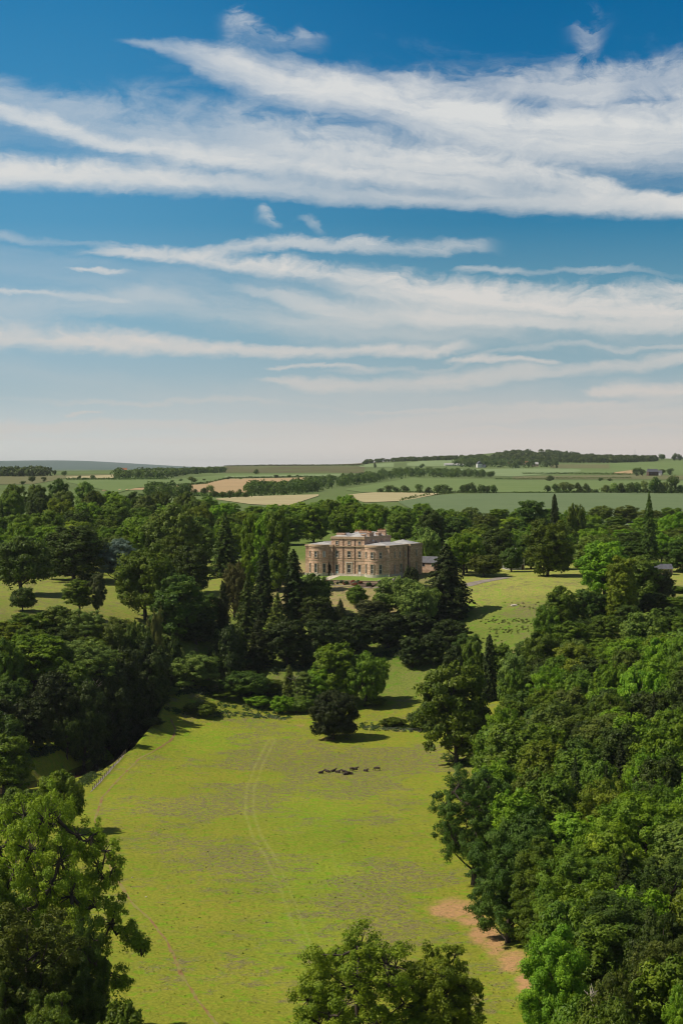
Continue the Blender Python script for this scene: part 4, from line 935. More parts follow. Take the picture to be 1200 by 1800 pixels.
def hedge(label, pts, h, w, tone='dk', dmin=1150, dz=0):
    rng = np.random.RandomState(int(pts[0][0])); P = []; 
    for (a, b), (c, e) in zip(pts[:-1], pts[1:]):
        n = max(3, int(abs(c - a) / 1.6))
        for q in range(n):
            t = q / n; px = a + (c - a) * t; dd = ground_at(px, b + (e - b) * t, dmin, 8000); P.append(P3(px, dd))
    P = np.array(P); n = len(P) * 9; k = rng.randint(0, len(P), n); D = rng.normal(size=(n, 3)) * 0.45
    hv = h * (0.65 + 0.5 * rng.rand(len(P)))
    Q = P[k] + np.stack([D[:, 0] * w * 0.8, D[:, 1] * w * 0.6, rng.rand(n) * hv[k]], -1)
    V = leaves(Q, D + [0, 0, 0.3], 0.26 * w, rng); me = mesh_np('hedge', V, Q=np.arange(len(V)).reshape(-1, 4), attrs={'tone': np.repeat(rng.rand(n), 4)})
    o = link('hedge', me, M['leaf']); o.color = (*PAL[tone], 1); tag(o, label, 'hedge')
hedge('dark hedge between cut straw and sage green field', [(703, 881), (740, 873), (755, 870.5)], 2.6, 2.6)
hedge('straight dark hedge along the top of the sage green field', [(764, 870.5), (800, 866.5), (842, 865.5)], 2.6, 2.6)
hedge('thin dark hedge along the far right edge of the sage green field', [(1155, 868), (1215, 867)], 2.0, 2.0)
hedge('long thin hedge across the pale pastures at the right', [(919, 833.5), (1000, 833.5), (1010, 833.8), (1110, 834.6)], 3.5, 4, 'dk', 2500)
hedge('faint hedge line above the long green pasture', [(870, 843), (1000, 841.5), (1110, 841)], 2.5, 3, 'dk', 2300)
hedge('hedge line under the pale strips near the barley field', [(300, 855), (360, 851), (402, 841), (555, 838.6)], 2.6, 4, 'dk', 2000)
hedge('dark line of scrub along the brown moor crest', [(392, 820), (470, 818.7), (640, 818.5)], 3.5, 6, 'bz', 4300)
hedge('dark hedge at the foot of the long green pasture', [(900, 866.5), (960, 866.5), (1042, 866)], 1.5, 2.0)
hedge('scrubby hedge above the left pasture', [(118, 843), (200, 843.6), (300, 843)], 3.0, 4, 'dk', 2000)
hedge('low dark hedge joining the round trees beyond the right end of the sage green field', [(1058, 866.5), (1130, 867), (1215, 867.5)], 4.5, 5)
hedge('low dark hedge joining the trees beyond the middle of the sage green field', [(975, 866.5), (1052, 866.5)], 3.5, 4)
hedge('low hedge under the two tree clumps on the pasture behind the house', [(662, 866), (792, 867.2)], 2.2, 3)
hedge('dark hedge running beneath the straight tree clump on the pasture', [(806, 866), (872, 866.5)], 3.2, 4)
hedge('low scrub hedge under the trees below the barley field', [(312, 870), (380, 874), (440, 874)], 3.0, 4)
# ------------------------------------------------------------------ the country house (local x along the front, y to the back, origin at the near corner)
TH = radians(25.0); DC = 770.0
H0 = (683.5 - CX) * DC / F
ZB = CAMZ - (1013.5 - HY) * DC / F
house = empty('country_house', (H0, DC, ZB), -TH)
tag(house, 'large brown sandstone country house with two bowed wings and leaded roofs above the wooded bank', 'house')
def arc(cx, cy, R, a0, a1, n):   # angles from the outward (-y) normal
    return [(cx + R * sin(a0 + (a1 - a0) * i / n), cy - R * cos(a0 + (a1 - a0) * i / n)) for i in range(n + 1)]
R_ = 4.7; HA = radians(66)
def wing_poly(x0, x1, y1, off=0.0, cx=None):
    cx = (x0 + x1) / 2 if cx is None else cx; R = R_ + off
    pts = [(x0 - off, 0 - off)]
    h = math.acos(max(-1, min(1, (2.0 + off) / R))) if off else HA
    h = math.acos(min(1, (R_ * cos(HA) + off) / R))
    pts += arc(cx, R_ * cos(HA), R, -h, h, 18)
    pts += [(x1 + off, 0 - off), (x1 + off, y1 + off), (x0 - off, y1 + off)]
    return pts
WX = [(-35.9, -24.1), (-11.8, 0.0)]
wl = 18.6
def rect(x0, x1, y0, y1, o=0.0): return [(x0 - o, y0 - o), (x1 + o, y0 - o), (x1 + o, y1 + o), (x0 - o, y1 + o)]
HB = 11.2; HC = 14.2
b = MB(); b.prism(rect(-25.2, -10.9, 0.9, 26.5), -3.5, HC); b.build('wall', M['sandstone'], house)
for x0, x1 in WX:
    b = MB(); b.prism(wing_poly(x0, x1, wl), -3.5, HB); b.build('wall', M['sandstone'], house)
    b = MB(); b.prism(wing_poly(x0, x1, wl, 0.3), HB, HB + 0.42); b.prism(wing_poly(x0, x1, wl, 0.12), HB + 0.42, HB + 0.75); b.prism(wing_poly(x0, x1, wl, 0.1), HB - 0.75, HB - 0.6); b.build('cornice', M['trim_stone'], house)
    b = MB(); b.prism(wing_poly(x0, x1, wl, 0.09), 5.75, 6.0); b.prism(wing_poly(x0, x1, wl, 0.06), 6.75, 6.88); b.build('string_course', M['trim_stone'], house)
    b = MB(); b.prism(wing_poly(x0, x1, wl, 0.18), -3.5, 0.75); b.build('plinth', M['pale_stone'], house)
    b = MB(); b.hip(x0 + 0.7, x1 - 0.7, 0.2, wl - 0.5, HB + 0.752, HB + 1.75, 4.5); rf = b.build('roof', M['lead'], house)
    b = MB(); b.tube([((x0 + x1) / 2, 4.5, HB + 1.77), ((x0 + x1) / 2, wl - 5, HB + 1.77)], [0.14, 0.14], 6); b.build('ridge', M['lead'], rf)
# rear pavilion on the shaded side
b = MB(); b.prism(rect(-10.9, 0.9, 18.8, 31), -5, HB + 0.1); b.build('wall', M['sandstone'], house)
b = MB(); b.prism(rect(-10.9, 0.9, 18.8, 31, 0.3), HB + 0.1, HB + 0.5); b.prism(rect(-10.9, 0.9, 18.8, 31, 0.1), HB + 0.5, HB + 0.82); b.build('cornice', M['trim_stone'], house)
b = MB(); b.hip(-10.2, 0.3, 19.3, 30.4, HB + 0.822, HB + 2.3, 5.2); b.build('roof', M['lead'], house)
# far left return
b = MB(); b.prism(rect(-35.5, -25.4, 18.8, 29), -3, HB - 0.1); b.build('wall', M['sandstone'], house)
# central block trim
b = MB(); b.prism(rect(-25.2, -10.9, 0.9, 26.5, 0.3), HC, HC + 0.38); b.prism(rect(-25.2, -10.9, 0.9, 26.5, 0.08), HC + 0.38, HC + 0.95); b.build('cornice', M['trim_stone'], house)
b = MB()
b.box(-24.08, -11.82, 0.55, 0.9, HB, HB + 0.34); b.box(-24.08, -11.82, 0.78, 0.9, 5.75, 6.0); b.box(-24.08, -11.82, 0.82, 0.9, 6.75, 6.88); b.build('string_course', M['trim_stone'], house)
b = MB(); b.box(-24.08, -11.82, 0.7, 0.9, -3, 0.7); b.build('plinth', M['pale_stone'], house)
for x in (-19.9, -14.9):
    b = MB(); b.box(x - 0.16, x + 0.16, 0.78, 0.9, 0.7, HC); b.build('drainpipe', M['dark_stone'], house)
for x, y, s in ((-24.02, 0.45, 0.16), (-11.9, 0.45, 0.16)):
    b = MB(); b.tube([(x, y, 0.2), (x, y, HB)], [s, s], 6); b.build('drainpipe', M['dark_stone'], house)
b = MB(); b.box(0.0, 0.16, 13.9, 14.2, -2, HB); b.build('drainpipe', M['dark_stone'], house)
b = MB(); b.box(0.0, 0.32, 18.2, 18.78, -2, HB); b.build('drainpipe', M['dark_stone'], house)
# central roofs: leaded hips behind the parapet, chimney stacks with pots
for x0, x1, y0, y1, zr in ((-24.6, -18.3, 1.6, 12, 1.3), (-17.8, -11.5, 1.6, 12, 1.3), (-24.6, -11.5, 13.2, 25.8, 1.5)):
    b = MB(); b.hip(x0, x1, y0, y1, HC + 0.952, HC + 0.95 + zr, 2.6); b.build('roof', M['lead'], house)
def chimney(x, y, w, dp, h, pots):
    b = MB(); b.box(x - w / 2, x + w / 2, y - dp / 2, y + dp / 2, HC + 0.9, HC + h); b.box(x - w / 2 - 0.12, x + w / 2 + 0.12, y - dp / 2 - 0.12, y + dp / 2 + 0.12, HC + h - 0.32, HC + h - 0.08)
    ch = b.build('chimney', M['sandstone'], house)
    for i in range(pots):
        px = x - w / 2 + w * (i + 0.5) / pots
        b = MB(); b.tube([(px, y, HC + h), (px, y, HC + h + 0.55)], [0.17, 0.14], 8); b.build('chimney_pot', M['tile'], ch)
chimney(-21.9, 3.2, 3.6, 1.1, 2.3, 0); chimney(-12.2, 3.0, 1.6, 1.1, 1.9, 0); chimney(-16.6, 13.5, 4.2, 1.2, 2.8, 6); chimney(-12.0, 9.0, 1.2, 4.5, 2.5, 4)
chimney(-13.0, 22.5, 3.4, 1.2, 3.0, 6); chimney(-22, 20, 3.0, 1.2, 2.6, 5); chimney(-12.3, 17.5, 1.3, 3.0, 2.2, 0)
b = MB(); n = 12
b.tube([(-10.4, 8.0, HC - 0.7), (-10.2, 7.7, HC - 0.3)], [0.5, 0.12], 12); b.build('satellite_dish', M['white'], house)
# windows
def window(cx, cy, ang, z0, w, h, style='sash', rows_=4, cols_=2):
    """ang: outward normal, 0 = front (-y), 90 = right side (+x)"""
    ca, sa = cos(ang), sin(ang)
    def T(mb):
        mb.v = [(cx + x * ca + (-y) * sa, cy + x * sa - (-y) * ca, z) for x, y, z in mb.v]; return mb   # local: x along wall, y into the wall
    tr = M['trim_stone']; wm = M['paleblue'] if style == 'bluedoor' else M['white']
    b = MB(); s = 0.2; p0 = -0.12
    b.box(-w/2 - s, -w/2, p0, 0.02, z0, z0 + h); b.box(w/2, w/2 + s, p0, 0.02, z0, z0 + h); b.box(-w/2 - s - 0.06, w/2 + s + 0.06, p0 - 0.05, 0.02, z0 + h, z0 + h + 0.28)
    if 'door' not in style: b.box(-w/2 - s - 0.04, w/2 + s + 0.04, p0 - 0.08, 0.02, z0 - 0.18, z0 - 0.003)
    nm = 'door' if 'door' in style else 'window'
    win = T(b).build(nm, tr if style != 'shaded' else tr, house)
    b = MB(); b.box(-w/2 + 0.002, w/2 - 0.002, -0.012, 0.015, z0 + 0.002, z0 + h - 0.002); T(b).build('pane', M['glass'], win)
    b = MB(); f = 0.09; q0, q1 = -0.06, -0.014
    b.box(-w/2, -w/2 + f, q0, q1, z0, z0 + h); b.box(w/2 - f, w/2, q0, q1, z0, z0 + h); b.box(-w/2 + f, w/2 - f, q0, q1, z0, z0 + f * 1.3); b.box(-w/2 + f, w/2 - f, q0, q1, z0 + h - f, z0 + h)
    b.box(-w/2 + f, w/2 - f, q0, q1, z0 + h/2 - 0.05, z0 + h/2 + 0.05)
    for i in range(1, cols_ + (style != 'small')):
        x = -w/2 + w * i / (cols_ + (style != 'small')); b.box(x - 0.02, x + 0.02, q0 + 0.01, q1, z0 + f * 1.3, z0 + h/2 - 0.05); b.box(x - 0.02, x + 0.02, q0 + 0.01, q1, z0 + h/2 + 0.05, z0 + h - f)
    if 'door' in style: b.box(-w/2 + f, w/2 - f, q0 + 0.004, q1, z0 + f * 1.3, z0 + h * 0.32)
    T(b).build('frame', wm, win)
    if style == 'shutters':
        b = MB(); b.box(-w/2 + f, -w/2 + w * 0.42, -0.1, -0.064, z0 + 0.1, z0 + h - 0.1); b.box(w/2 - w * 0.36, w/2 - f, -0.1, -0.064, z0 + 0.1, z0 + h - 0.1); T(b).build('shutter', M['white'], win)
for x0, x1 in WX:
    cx, cy = (x0 + x1) / 2, R_ * cos(HA)
    for i, a in enumerate((-42, 0, 40)):
        a = radians(a); X = cx + R_ * sin(a); Y = cy - R_ * cos(a)
        window(X, Y, a, 1.0, 1.15, 3.6); window(X, Y, a, 7.05, 1.1, 2.3, 'shutters' if (x0 < -20 and i == 2) else 'sash')
window(-22.6, 0.9, 0, 0.35, 1.15, 3.8, 'bluedoor'); window(-17.4, 0.9, 0, 1.0, 1.35, 3.3); window(-12.9, 0.9, 0, 0.35, 1.15, 3.8, 'whitedoor')
b = MB()
for sx in (-18.75, -16.4): b.box(sx, sx + 0.35, 0.72, 0.9, 0.8, 4.9)
b.box(-18.9, -15.9, 0.65, 0.9, 4.91, 5.2); b.build('door_surround', M['pale_stone'], house)
for x in (-22.6, -17.4, -12.9):
    window(x, 0.9, 0, 7.05, 1.15 if x != -17.4 else 1.35, 2.4); window(x, 0.9, 0, 12.0, 0.95, 1.35, 'small')
for y in (5.4, 10.6, 15.8):
    window(0.0, y, pi/2, 7.05, 1.05, 2.3)
window(0.0, 5.4, pi/2, 1.0, 1.05, 3.4); window(0.0, 11.6, pi/2, 1.0, 2.4, 3.5, cols_=4)
window(0.9, 25.0, pi/2, 7.05, 1.1, 2.4); window(0.9, 25.0, pi/2, 0.9, 1.1, 3.6)
window(-10.9, 12.0, pi/2, 12.0, 0.9, 1.3, 'small'); window(-10.9, 17.5, pi/2, 12.0, 0.9, 1.3, 'small')
def hx(x, y, z=0.0): return (H0 + x * cos(TH) + y * sin(TH), DC - x * sin(TH) + y * cos(TH), ZB + z)
# terrace
tr = empty('terrace', hx(-18, -13), -TH); tag(tr, 'walled terrace garden with steps in front of the country house', 'terrace')
inv = lambda x, y: (x + 18, y + 13)
def tb_(name, mat, fn, parent=None):
    b = MB(); fn(b); b.v = [(x + 18, y + 13, z) for x, y, z in b.v]; return b.build(name, mat, parent or tr)
m, nt, out = material('mown_lawn')
tc = nt.new('ShaderNodeTexCoord').outputs['Object']
p = nt.new('ShaderNodeBsdfPrincipled'); nt.put(p.inputs['Base Color'], nt.mix(nt.noise(tc, 0.6, 5), (0.11, 0.20, 0.02, 1), (0.17, 0.25, 0.03, 1))); p.inputs['Roughness'].default_value = 0.95; nt.l.new(p.outputs[0], out.inputs[0]); M['lawn'] = m
def slab(b, x0, x1, y0, z0, y1, z1): b.add([(x0, y0, -4), (x1, y0, -4), (x1, y1, -4), (x0, y1, -4), (x0, y0, z0), (x1, y0, z0), (x1, y1, z1), (x0, y1, z1)], [(0, 3, 2, 1), (4, 5, 6, 7), (0, 1, 5, 4), (1, 2, 6, 5), (2, 3, 7, 6), (3, 0, 4, 7)])
tb_('lawn', M['lawn'], lambda b: (slab(b, -38.5, -24.6, -11.5, -1.35, 0.3, -0.1), slab(b, -20.6, 2.6, -11.5, -1.351, 0.3, -0.101)))
tb_('paving', M['pale_stone'], lambda b: (slab(b, -24.598, -20.602, -11.5, -1.3, 0.4, -0.06), b.box(-20.59, -11.8, -0.6, 0.899, -1, -0.02)))
def wall_fn(b):
    b.box(-38.7, -24.6, -12.0, -11.502, -5, -1.25); b.box(-20.6, 0.5, -12.0, -11.502, -5, -1.25)
    b.box(-38.8, -24.6, -12.1, -11.4, -1.247, -1.1); b.box(-20.6, 0.5, -12.1, -11.4, -1.247, -1.1)
tb_('retaining_wall', M['trim_stone'], wall_fn)
cw = [(0.52 + 5.2 * sin(a), -6.8 - 5.0 * cos(a)) for a in [radians(t) for t in range(0, 100, 8)]]
def cwf(b):
    for (x0, y0), (x1, y1) in zip(cw[:-1], cw[1:]):
        n = np.array([y1 - y0, -(x1 - x0)]); n = n / np.linalg.norm(n) * 0.25
        b.prism([(x0 - n[0], y0 - n[1]), (x1 - n[0], y1 - n[1]), (x1 + n[0], y1 + n[1]), (x0 + n[0], y0 + n[1])], -5, -0.7)
tb_('curved_wall', M['pale_stone'], cwf)
def stp(b):
    for i in range(9): b.box(-24.2, -21.0, -12.0 - 0.38 * (i + 1), -12.0 - 0.38 * i, -5, -1.3 - 0.14 * (i + 1))
tb_('steps', M['pale_stone'], stp)
tb_('stair_flank', M['pale_stone'], lambda b: b.add([(-24.7, -12.1, -0.9), (-24.25, -12.1, -0.9), (-24.25, -16, -2.2), (-24.7, -16, -2.2), (-24.7, -12.1, -5), (-24.25, -12.1, -5), (-24.25, -16, -5), (-24.7, -16, -5)], [(0, 3, 2, 1), (4, 5, 6, 7), (0, 1, 5, 4), (1, 2, 6, 5), (2, 3, 7, 6), (3, 0, 4, 7)]))
tb_('stair_flank', M['pale_stone'], lambda b: b.add([(-20.95, -12.1, -0.9), (-20.5, -12.1, -0.9), (-20.5, -16, -2.2), (-20.95, -16, -2.2), (-20.95, -12.1, -5), (-20.5, -12.1, -5), (-20.5, -16, -5), (-20.95, -16, -5)], [(0, 3, 2, 1), (4, 5, 6, 7), (0, 1, 5, 4), (1, 2, 6, 5), (2, 3, 7, 6), (3, 0, 4, 7)]))
tb_('stair_flank', M['pale_stone'], lambda b: b.add([(5.4, -6.5, 0.4), (5.9, -6.5, 0.4), (5.0, -15, -2.6), (4.5, -15, -2.6), (5.4, -6.5, -5), (5.9, -6.5, -5), (5.0, -15, -6), (4.5, -15, -6)], [(0, 3, 2, 1), (4, 5, 6, 7), (0, 1, 5, 4), (1, 2, 6, 5), (2, 3, 7, 6), (3, 0, 4, 7)]))
tb_('flower_bed', M['bed'], lambda b: (b.add([(-34, -12.1, -1.9), (-24.71, -12.1, -1.9), (-24.71, -18, -2.9), (-34, -18, -2.9), (-34, -12.1, -6), (-24.71, -12.1, -6), (-24.71, -18, -6), (-34, -18, -6)], [(0, 3, 2, 1), (4, 5, 6, 7), (0, 1, 5, 4), (1, 2, 6, 5), (2, 3, 7, 6), (3, 0, 4, 7)]),
    b.add([(-20.49, -12.1, -1.9), (0.5, -12.1, -1.9), (0.5, -18, -2.9), (-20.49, -18, -2.9), (-20.49, -12.1, -6), (0.5, -12.1, -6), (0.5, -18, -6), (-20.49, -18, -6)], [(0, 3, 2, 1), (4, 5, 6, 7), (0, 1, 5, 4), (1, 2, 6, 5), (2, 3, 7, 6), (3, 0, 4, 7)])))
rr = random.Random(9)
FP = {'pink': (0.42, 0.16, 0.10), 'gg': (0.13, 0.17, 0.08), 'md': (0.05, 0.09, 0.02), 'rust': (0.32, 0.15, 0.07), 'silver': (0.2, 0.22, 0.15)}
bp = 0; FN = {'pink': 'salmon pink', 'gg': 'sage green', 'md': 'deep green', 'rust': 'rusty red', 'silver': 'silvery'}; cnt = {}
bl = []
for i in range(34):
    x = rr.uniform(-20, 1) if i > 8 else rr.uniform(-33, -25); y = rr.uniform(-17.3, -12.6); bl.append((x, y))
bl.sort()
for x, y in bl:
    c = rr.choice(['pink', 'gg', 'md', 'rust', 'silver', 'md']); z = -1.9 - 1.0 * (-12.1 - y) / 5.9
    cm, tm, h0, w0 = K['bush'][rr.randrange(2)]; s = rr.uniform(0.9, 2.1)
    o = bpy.data.objects.new('garden_shrub', cm); COL.objects.link(o); o.location = hx(x, y, z - 0.05); o.rotation_euler = (0, 0, rr.random() * 6); o.scale = (s / w0, s / w0, s * 0.62 / h0); o.color = (*FP[c], 1)
    side = 'left of the steps' if x < -22 else 'right of the steps'; k = (c, side); cnt[k] = cnt.get(k, 0) + 1
    tag(o, f'{ORD[cnt[k] - 1]} {FN[c]} garden shrub from the left in the terrace bed {side}', 'shrub', 'shrubs in the terrace flower beds')
# climber between left bow and centre
cm, tm, h0, w0 = K['bush'][0]
o = bpy.data.objects.new('climbing_plant', cm); COL.objects.link(o); o.location = hx(-25.9, -0.1, 0.2); o.scale = (2.4 / w0, 0.9 / w0, 4.4 / h0); o.rotation_euler = (0, 0, -TH); o.color = (0.05, 0.04, 0.02, 1); tag(o, 'dark climbing plant on the wall right of the left bow', 'climber')
# gravel paths
ribbon('gravel_path', np.array([hx(1.5, -17.5)[:2], hx(4.8, -15.5)[:2], hx(5.3, -20)[:2], hx(7.5, -24)[:2]]), 2.6, 0.06, M['gravel'], step=0.8)
ribbon('gravel_drive', px_path([(815, 1030), (838, 1024), (862, 1019.5), (890, 1015)], 8), 6.0, 0.08, M['gravel'], step=1.0)
ribbon('gravel_path', np.array([hx(-38, -19.2)[:2], hx(-20, -19.2)[:2], hx(2, -19.0)[:2]]), 1.2, 0.10, M['gravel'], step=0.8)

# service range behind the right side
def cottage(name, label, px, d, w, dp, h, hr, rot, wm, rm, base_dz=0.0, along='x', wins=2, chim=1, cat='house'):
    x, y, z = P3(px, d, base_dz); e = empty(name, (x, y, z), rot); tag(e, label, cat)
    b = MB(); b.box(-w/2, w/2, 0, dp, -1.5, h); 
    if along == 'x': b.add([(-w/2, 0, h), (-w/2, dp, h), (-w/2, dp/2, h + hr - 0.05), (w/2, 0, h), (w/2, dp, h), (w/2, dp/2, h + hr - 0.05)], [(0, 2, 1), (3, 4, 5)])
    else: b.add([(-w/2, 0, h), (w/2, 0, h), (0, 0, h + hr - 0.05), (-w/2, dp, h), (w/2, dp, h), (0, dp, h + hr - 0.05)], [(0, 1, 2), (4, 3, 5)])
    b.build('wall', wm, e)
    b = MB(); b.gable(-w/2 - 0.3, w/2 + 0.3, -0.35, dp + 0.35, h + 0.003, h + hr + 0.05, along); rf = b.build('roof', rm, e)
    for i in range(chim):
        cx = (-w/2 + 0.8) if i == 0 else (w/2 - 0.8); cy = dp/2
        if along == 'y': cx = 0; cy = 0.8 if i == 0 else dp - 0.8
        b = MB(); b.box(cx - 0.4, cx + 0.4, cy - 0.4, cy + 0.4, h + hr * 0.5, h + hr + 1.1); b.build('chimney', wm, rf)
    for i in range(wins):
        wx = -w/2 + w * (i + 0.5) / wins
        b = MB(); b.box(wx - 0.6, wx + 0.6, -0.07, 0.02, h * 0.42, h * 0.42 + 1.35); wn = b.build('window', M['white'], e)
        b = MB(); b.box(wx - 0.48, wx + 0.48, -0.09, -0.072, h * 0.42 + 0.1, h * 0.42 + 1.25); b.build('pane', M['glass'], wn)
    b = MB(); b.box(w * 0.3, w * 0.3 + 0.95, -0.06, 0.02, 0, 2.05) if wins < 3 else b.box(-0.5 + w * 0.02, 0.5, -0.06, 0.02, 0, 2.1); b.build('door', M['dark_stone'], e)
    return e
cottage('service_wing', 'low stone outbuilding with grey slate roof just behind the right end of the country house', 752, 803, 8, 6, 2.6, 2.4, -TH, M['sandstone'], M['slate'], 1.4, 'x', 2, 0, 'outbuilding')
cottage('cottage', 'pale gabled cottage half hidden among trees right of the rounded olive tree', 908, 812, 6.5, 9, 4.6, 3.2, 0.25, M['lead'], M['slate'], 0, 'y', 1, 1)
cottage('cottage', 'low stone cottage glimpsed through trees near the right edge', 1166, 780, 7, 6, 2.4, 1.8, 0.1, M['trim_stone'], M['slate'], 0, 'x', 2, 0)
# far farms
def far_house(label, px, base, w, h, hr, rot, wm, rm, dmin=3000, along='x', cat='house', name='farmhouse', wins=2, dp=None):
    d = ground_at(px, base, dmin, 8000); return cottage(name, label, px, d, w, dp or w * 0.6, h, hr, rot, wm, rm, 0, along, wins, 1 if name == 'farmhouse' else 0, cat)
far_house('small white gabled farmhouse in the far wood left of the hill', 843, 822, 10, 8, 5.5, 0.2, M['white'], M['slate'], along='y', dp=13)
far_house('tiny white outhouse right of the white gabled farmhouse', 851, 822, 5, 4, 2.5, 0.2, M['white'], M['slate'], name='outhouse', wins=1)
far_house('long pale glass-roofed shed on the pasture left of the white farmhouse', 798, 818.5, 42, 2.2, 3.2, 0.15, M['white'], M['lead'], name='long_shed', wins=5, dp=14, cat='shed')
for i, (px, bs, w, t) in enumerate(((899, 817, 17, 'leftmost tile-roofed barn of the farm under the hill wood'), (908, 815.5, 14, 'second barn from the left in the farm under the hill wood, the highest'), (917, 817.5, 18, 'third barn from the left in the farm under the hill wood'), (928, 818, 16, 'fourth barn from the left in the farm under the hill wood'), (940, 820, 14, 'rightmost pale barn of the farm under the hill wood'))):
    far_house(t, px, bs, w, 5, 4.5, 0.3 * (i % 3 - 1), M['pale_stone'] if i % 2 else M['sandstone'], M['tile'] if i != 4 else M['lead'], name='barn', cat='barn', wins=3)
far_house('small red-roofed house in the wood on the left horizon', 218, 833, 12, 7, 4, 0.2, M['pale_stone'], M['tile'], dmin=2500)
far_house('pale-walled house beside the red-roofed one on the left horizon', 212, 834, 9, 6, 4, -0.3, M['white'], M['slate'], dmin=2500)
far_house('grey-roofed farmhouse among trees at the right, under the skyline trees', 1148, 836.5, 18, 7, 5, 0.25, M['dark_stone'], M['slate'], dmin=2300)
far_house('white-walled cottage beside the grey-roofed farmhouse', 1158, 836, 9, 5, 4, -0.2, M['white'], M['slate'], dmin=2300)
# radio mast on the right skyline
d = ground_at(1115, 801, 4500, 8000) if True else 0
x, y, z = P3(1115, 6200); e = empty('radio_mast', (x, y, z)); tag(e, 'thin lattice mast rising on the right skyline', 'mast')
b = MB()
for a in range(3): b.tube([(1.2 * cos(a * 2.09), 1.2 * sin(a * 2.09), -1), (0.25 * cos(a * 2.09), 0.25 * sin(a * 2.09), 26)], [0.16, 0.1], 4)
for i in range(12):
    s0 = 1.2 - 0.95 * i / 12; s1 = 1.2 - 0.95 * (i + 1) / 12
    for a in range(3): b.tube([(s0 * cos(a * 2.09), s0 * sin(a * 2.09), i * 26 / 12), (s1 * cos(a * 2.09 + 2.09), s1 * sin(a * 2.09 + 2.09), (i + 1) * 26 / 12)], [0.08, 0.08], 3)
b.build('lattice', M['wire'], e); b = MB(); b.tube([(0, 0, 26), (0, 0, 30)], [0.12, 0.08], 4); b.build('aerial', M['wire'], e)
# ------------------------------------------------------------------ cattle, fences, tussocks, odds and ends
def skin_body(name, verts, edges, rads, mat, parent=None, sub=2):
    me = bpy.data.meshes.new(name); me.from_pydata(verts, edges, []); o = link(name, me, mat, parent)
    md = o.modifiers.new('skin', 'SKIN'); md.use_smooth_shade = True
    for i, rr_ in enumerate(rads): me.skin_vertices[0].data[i].radius = rr_ if isinstance(rr_, tuple) else (rr_, rr_)
    me.skin_vertices[0].data[0].use_root = True
    o.modifiers.new('sub', 'SUBSURF').levels = sub; o.modifiers['sub'].render_levels = sub
    dg = bpy.context.evaluated_depsgraph_get(); m2 = bpy.data.meshes.new_from_object(o.evaluated_get(dg)); o.modifiers.clear(); o.data = m2
    if not m2.materials: m2.materials.append(mat)
    return m2, o
def ear_horn(head): pass
def cow_mesh(pose):
    # x forward; pelvis root first
    if pose == 'lying':
        zb = 0.46
        V = [(-0.62, 0, zb), (-0.2, 0, zb - 0.02), (0.25, 0, zb), (0.62, 0, zb + 0.06), (0.92, 0, zb + 0.34), (1.12, 0.02, zb + 0.52), (1.42, 0.03, zb + 0.40), (1.55, 0.03, zb + 0.34), (-0.86, 0, zb + 0.02), (-0.98, 0, zb - 0.2),
             (-0.35, 0.42, 0.24), (0.0, 0.5, 0.12), (-0.3, 0.5, 0.07), (-0.45, -0.36, 0.26), (-0.1, -0.46, 0.14), (-0.4, -0.5, 0.07), (0.7, 0.27, 0.2), (0.98, 0.28, 0.09), (0.7, 0.33, 0.06), (0.7, -0.27, 0.2), (0.98, -0.28, 0.09), (0.7, -0.33, 0.06),
             (1.1, 0.24, zb + 0.6), (1.1, -0.2, zb + 0.6)]
        E = [(0, 1), (1, 2), (2, 3), (3, 4), (4, 5), (5, 6), (6, 7), (0, 8), (8, 9), (0, 10), (10, 11), (11, 12), (0, 13), (13, 14), (14, 15), (3, 16), (16, 17), (17, 18), (3, 19), (19, 20), (20, 21), (5, 22), (5, 23)]
        Rr = [(.34, .34), (.40, .40), (.41, .41), (.33, .33), (.2, .2), (.16, .16), (.11, .11), (.09, .09), .05, .03, .2, .1, .05, .2, .1, .05, .13, .07, .05, .13, .07, .05, .035, .035]
    else:
        g = pose == 'grazing'; zb = 1.0
        nk = [(0.98, 0, zb - 0.05), (1.2, 0.02, zb - 0.5), (1.32, 0.03, zb - 0.86), (1.36, 0.03, zb - 0.94)] if g else [(1.0, 0, zb + 0.2), (1.2, 0, zb + 0.36), (1.48, 0, zb + 0.22), (1.6, 0, zb + 0.15)]
        V = [(-0.62, 0, zb), (-0.2, 0, zb - 0.06), (0.3, 0, zb - 0.06), (0.68, 0, zb), *nk, (-0.86, 0, zb + 0.08), (-0.93, 0, zb - 0.5)]
        E = [(0, 1), (1, 2), (2, 3), (3, 4), (4, 5), (5, 6), (6, 7), (0, 8), (8, 9)]
        Rr = [(.29, .31), (.34, .38), (.33, .38), (.26, .32), (.17, .2), (.13, .14), (.1, .1), (.08, .08), .05, .03]
        for sy in (0.2, -0.2):
            n = len(V); V += [(-0.66, sy, 0.68), (-0.78, sy, 0.42), (-0.72 + sy * 0.3, sy, 0.1), (-0.66 + sy * 0.3, sy, 0.03)]; E += [(0, n), (n, n + 1), (n + 1, n + 2), (n + 2, n + 3)]; Rr += [.17, .085, .055, .065]
            n = len(V); V += [(0.66, sy, 0.62), (0.68 - sy * 0.3, sy, 0.36), (0.66 - sy * 0.4, sy, 0.1), (0.7 - sy * 0.4, sy, 0.03)]; E += [(3, n), (n, n + 1), (n + 1, n + 2), (n + 2, n + 3)]; Rr += [.13, .07, .05, .06]
        hd = nk[1] if not g else nk[1]
        n = len(V); V += [(hd[0] - 0.02, 0.24, hd[2] + 0.06), (hd[0] - 0.02, -0.2, hd[2] + 0.06)]; E += [(5, n), (5, n + 1)]; Rr += [.035, .035]
    return V, E, Rr
COWM = {}
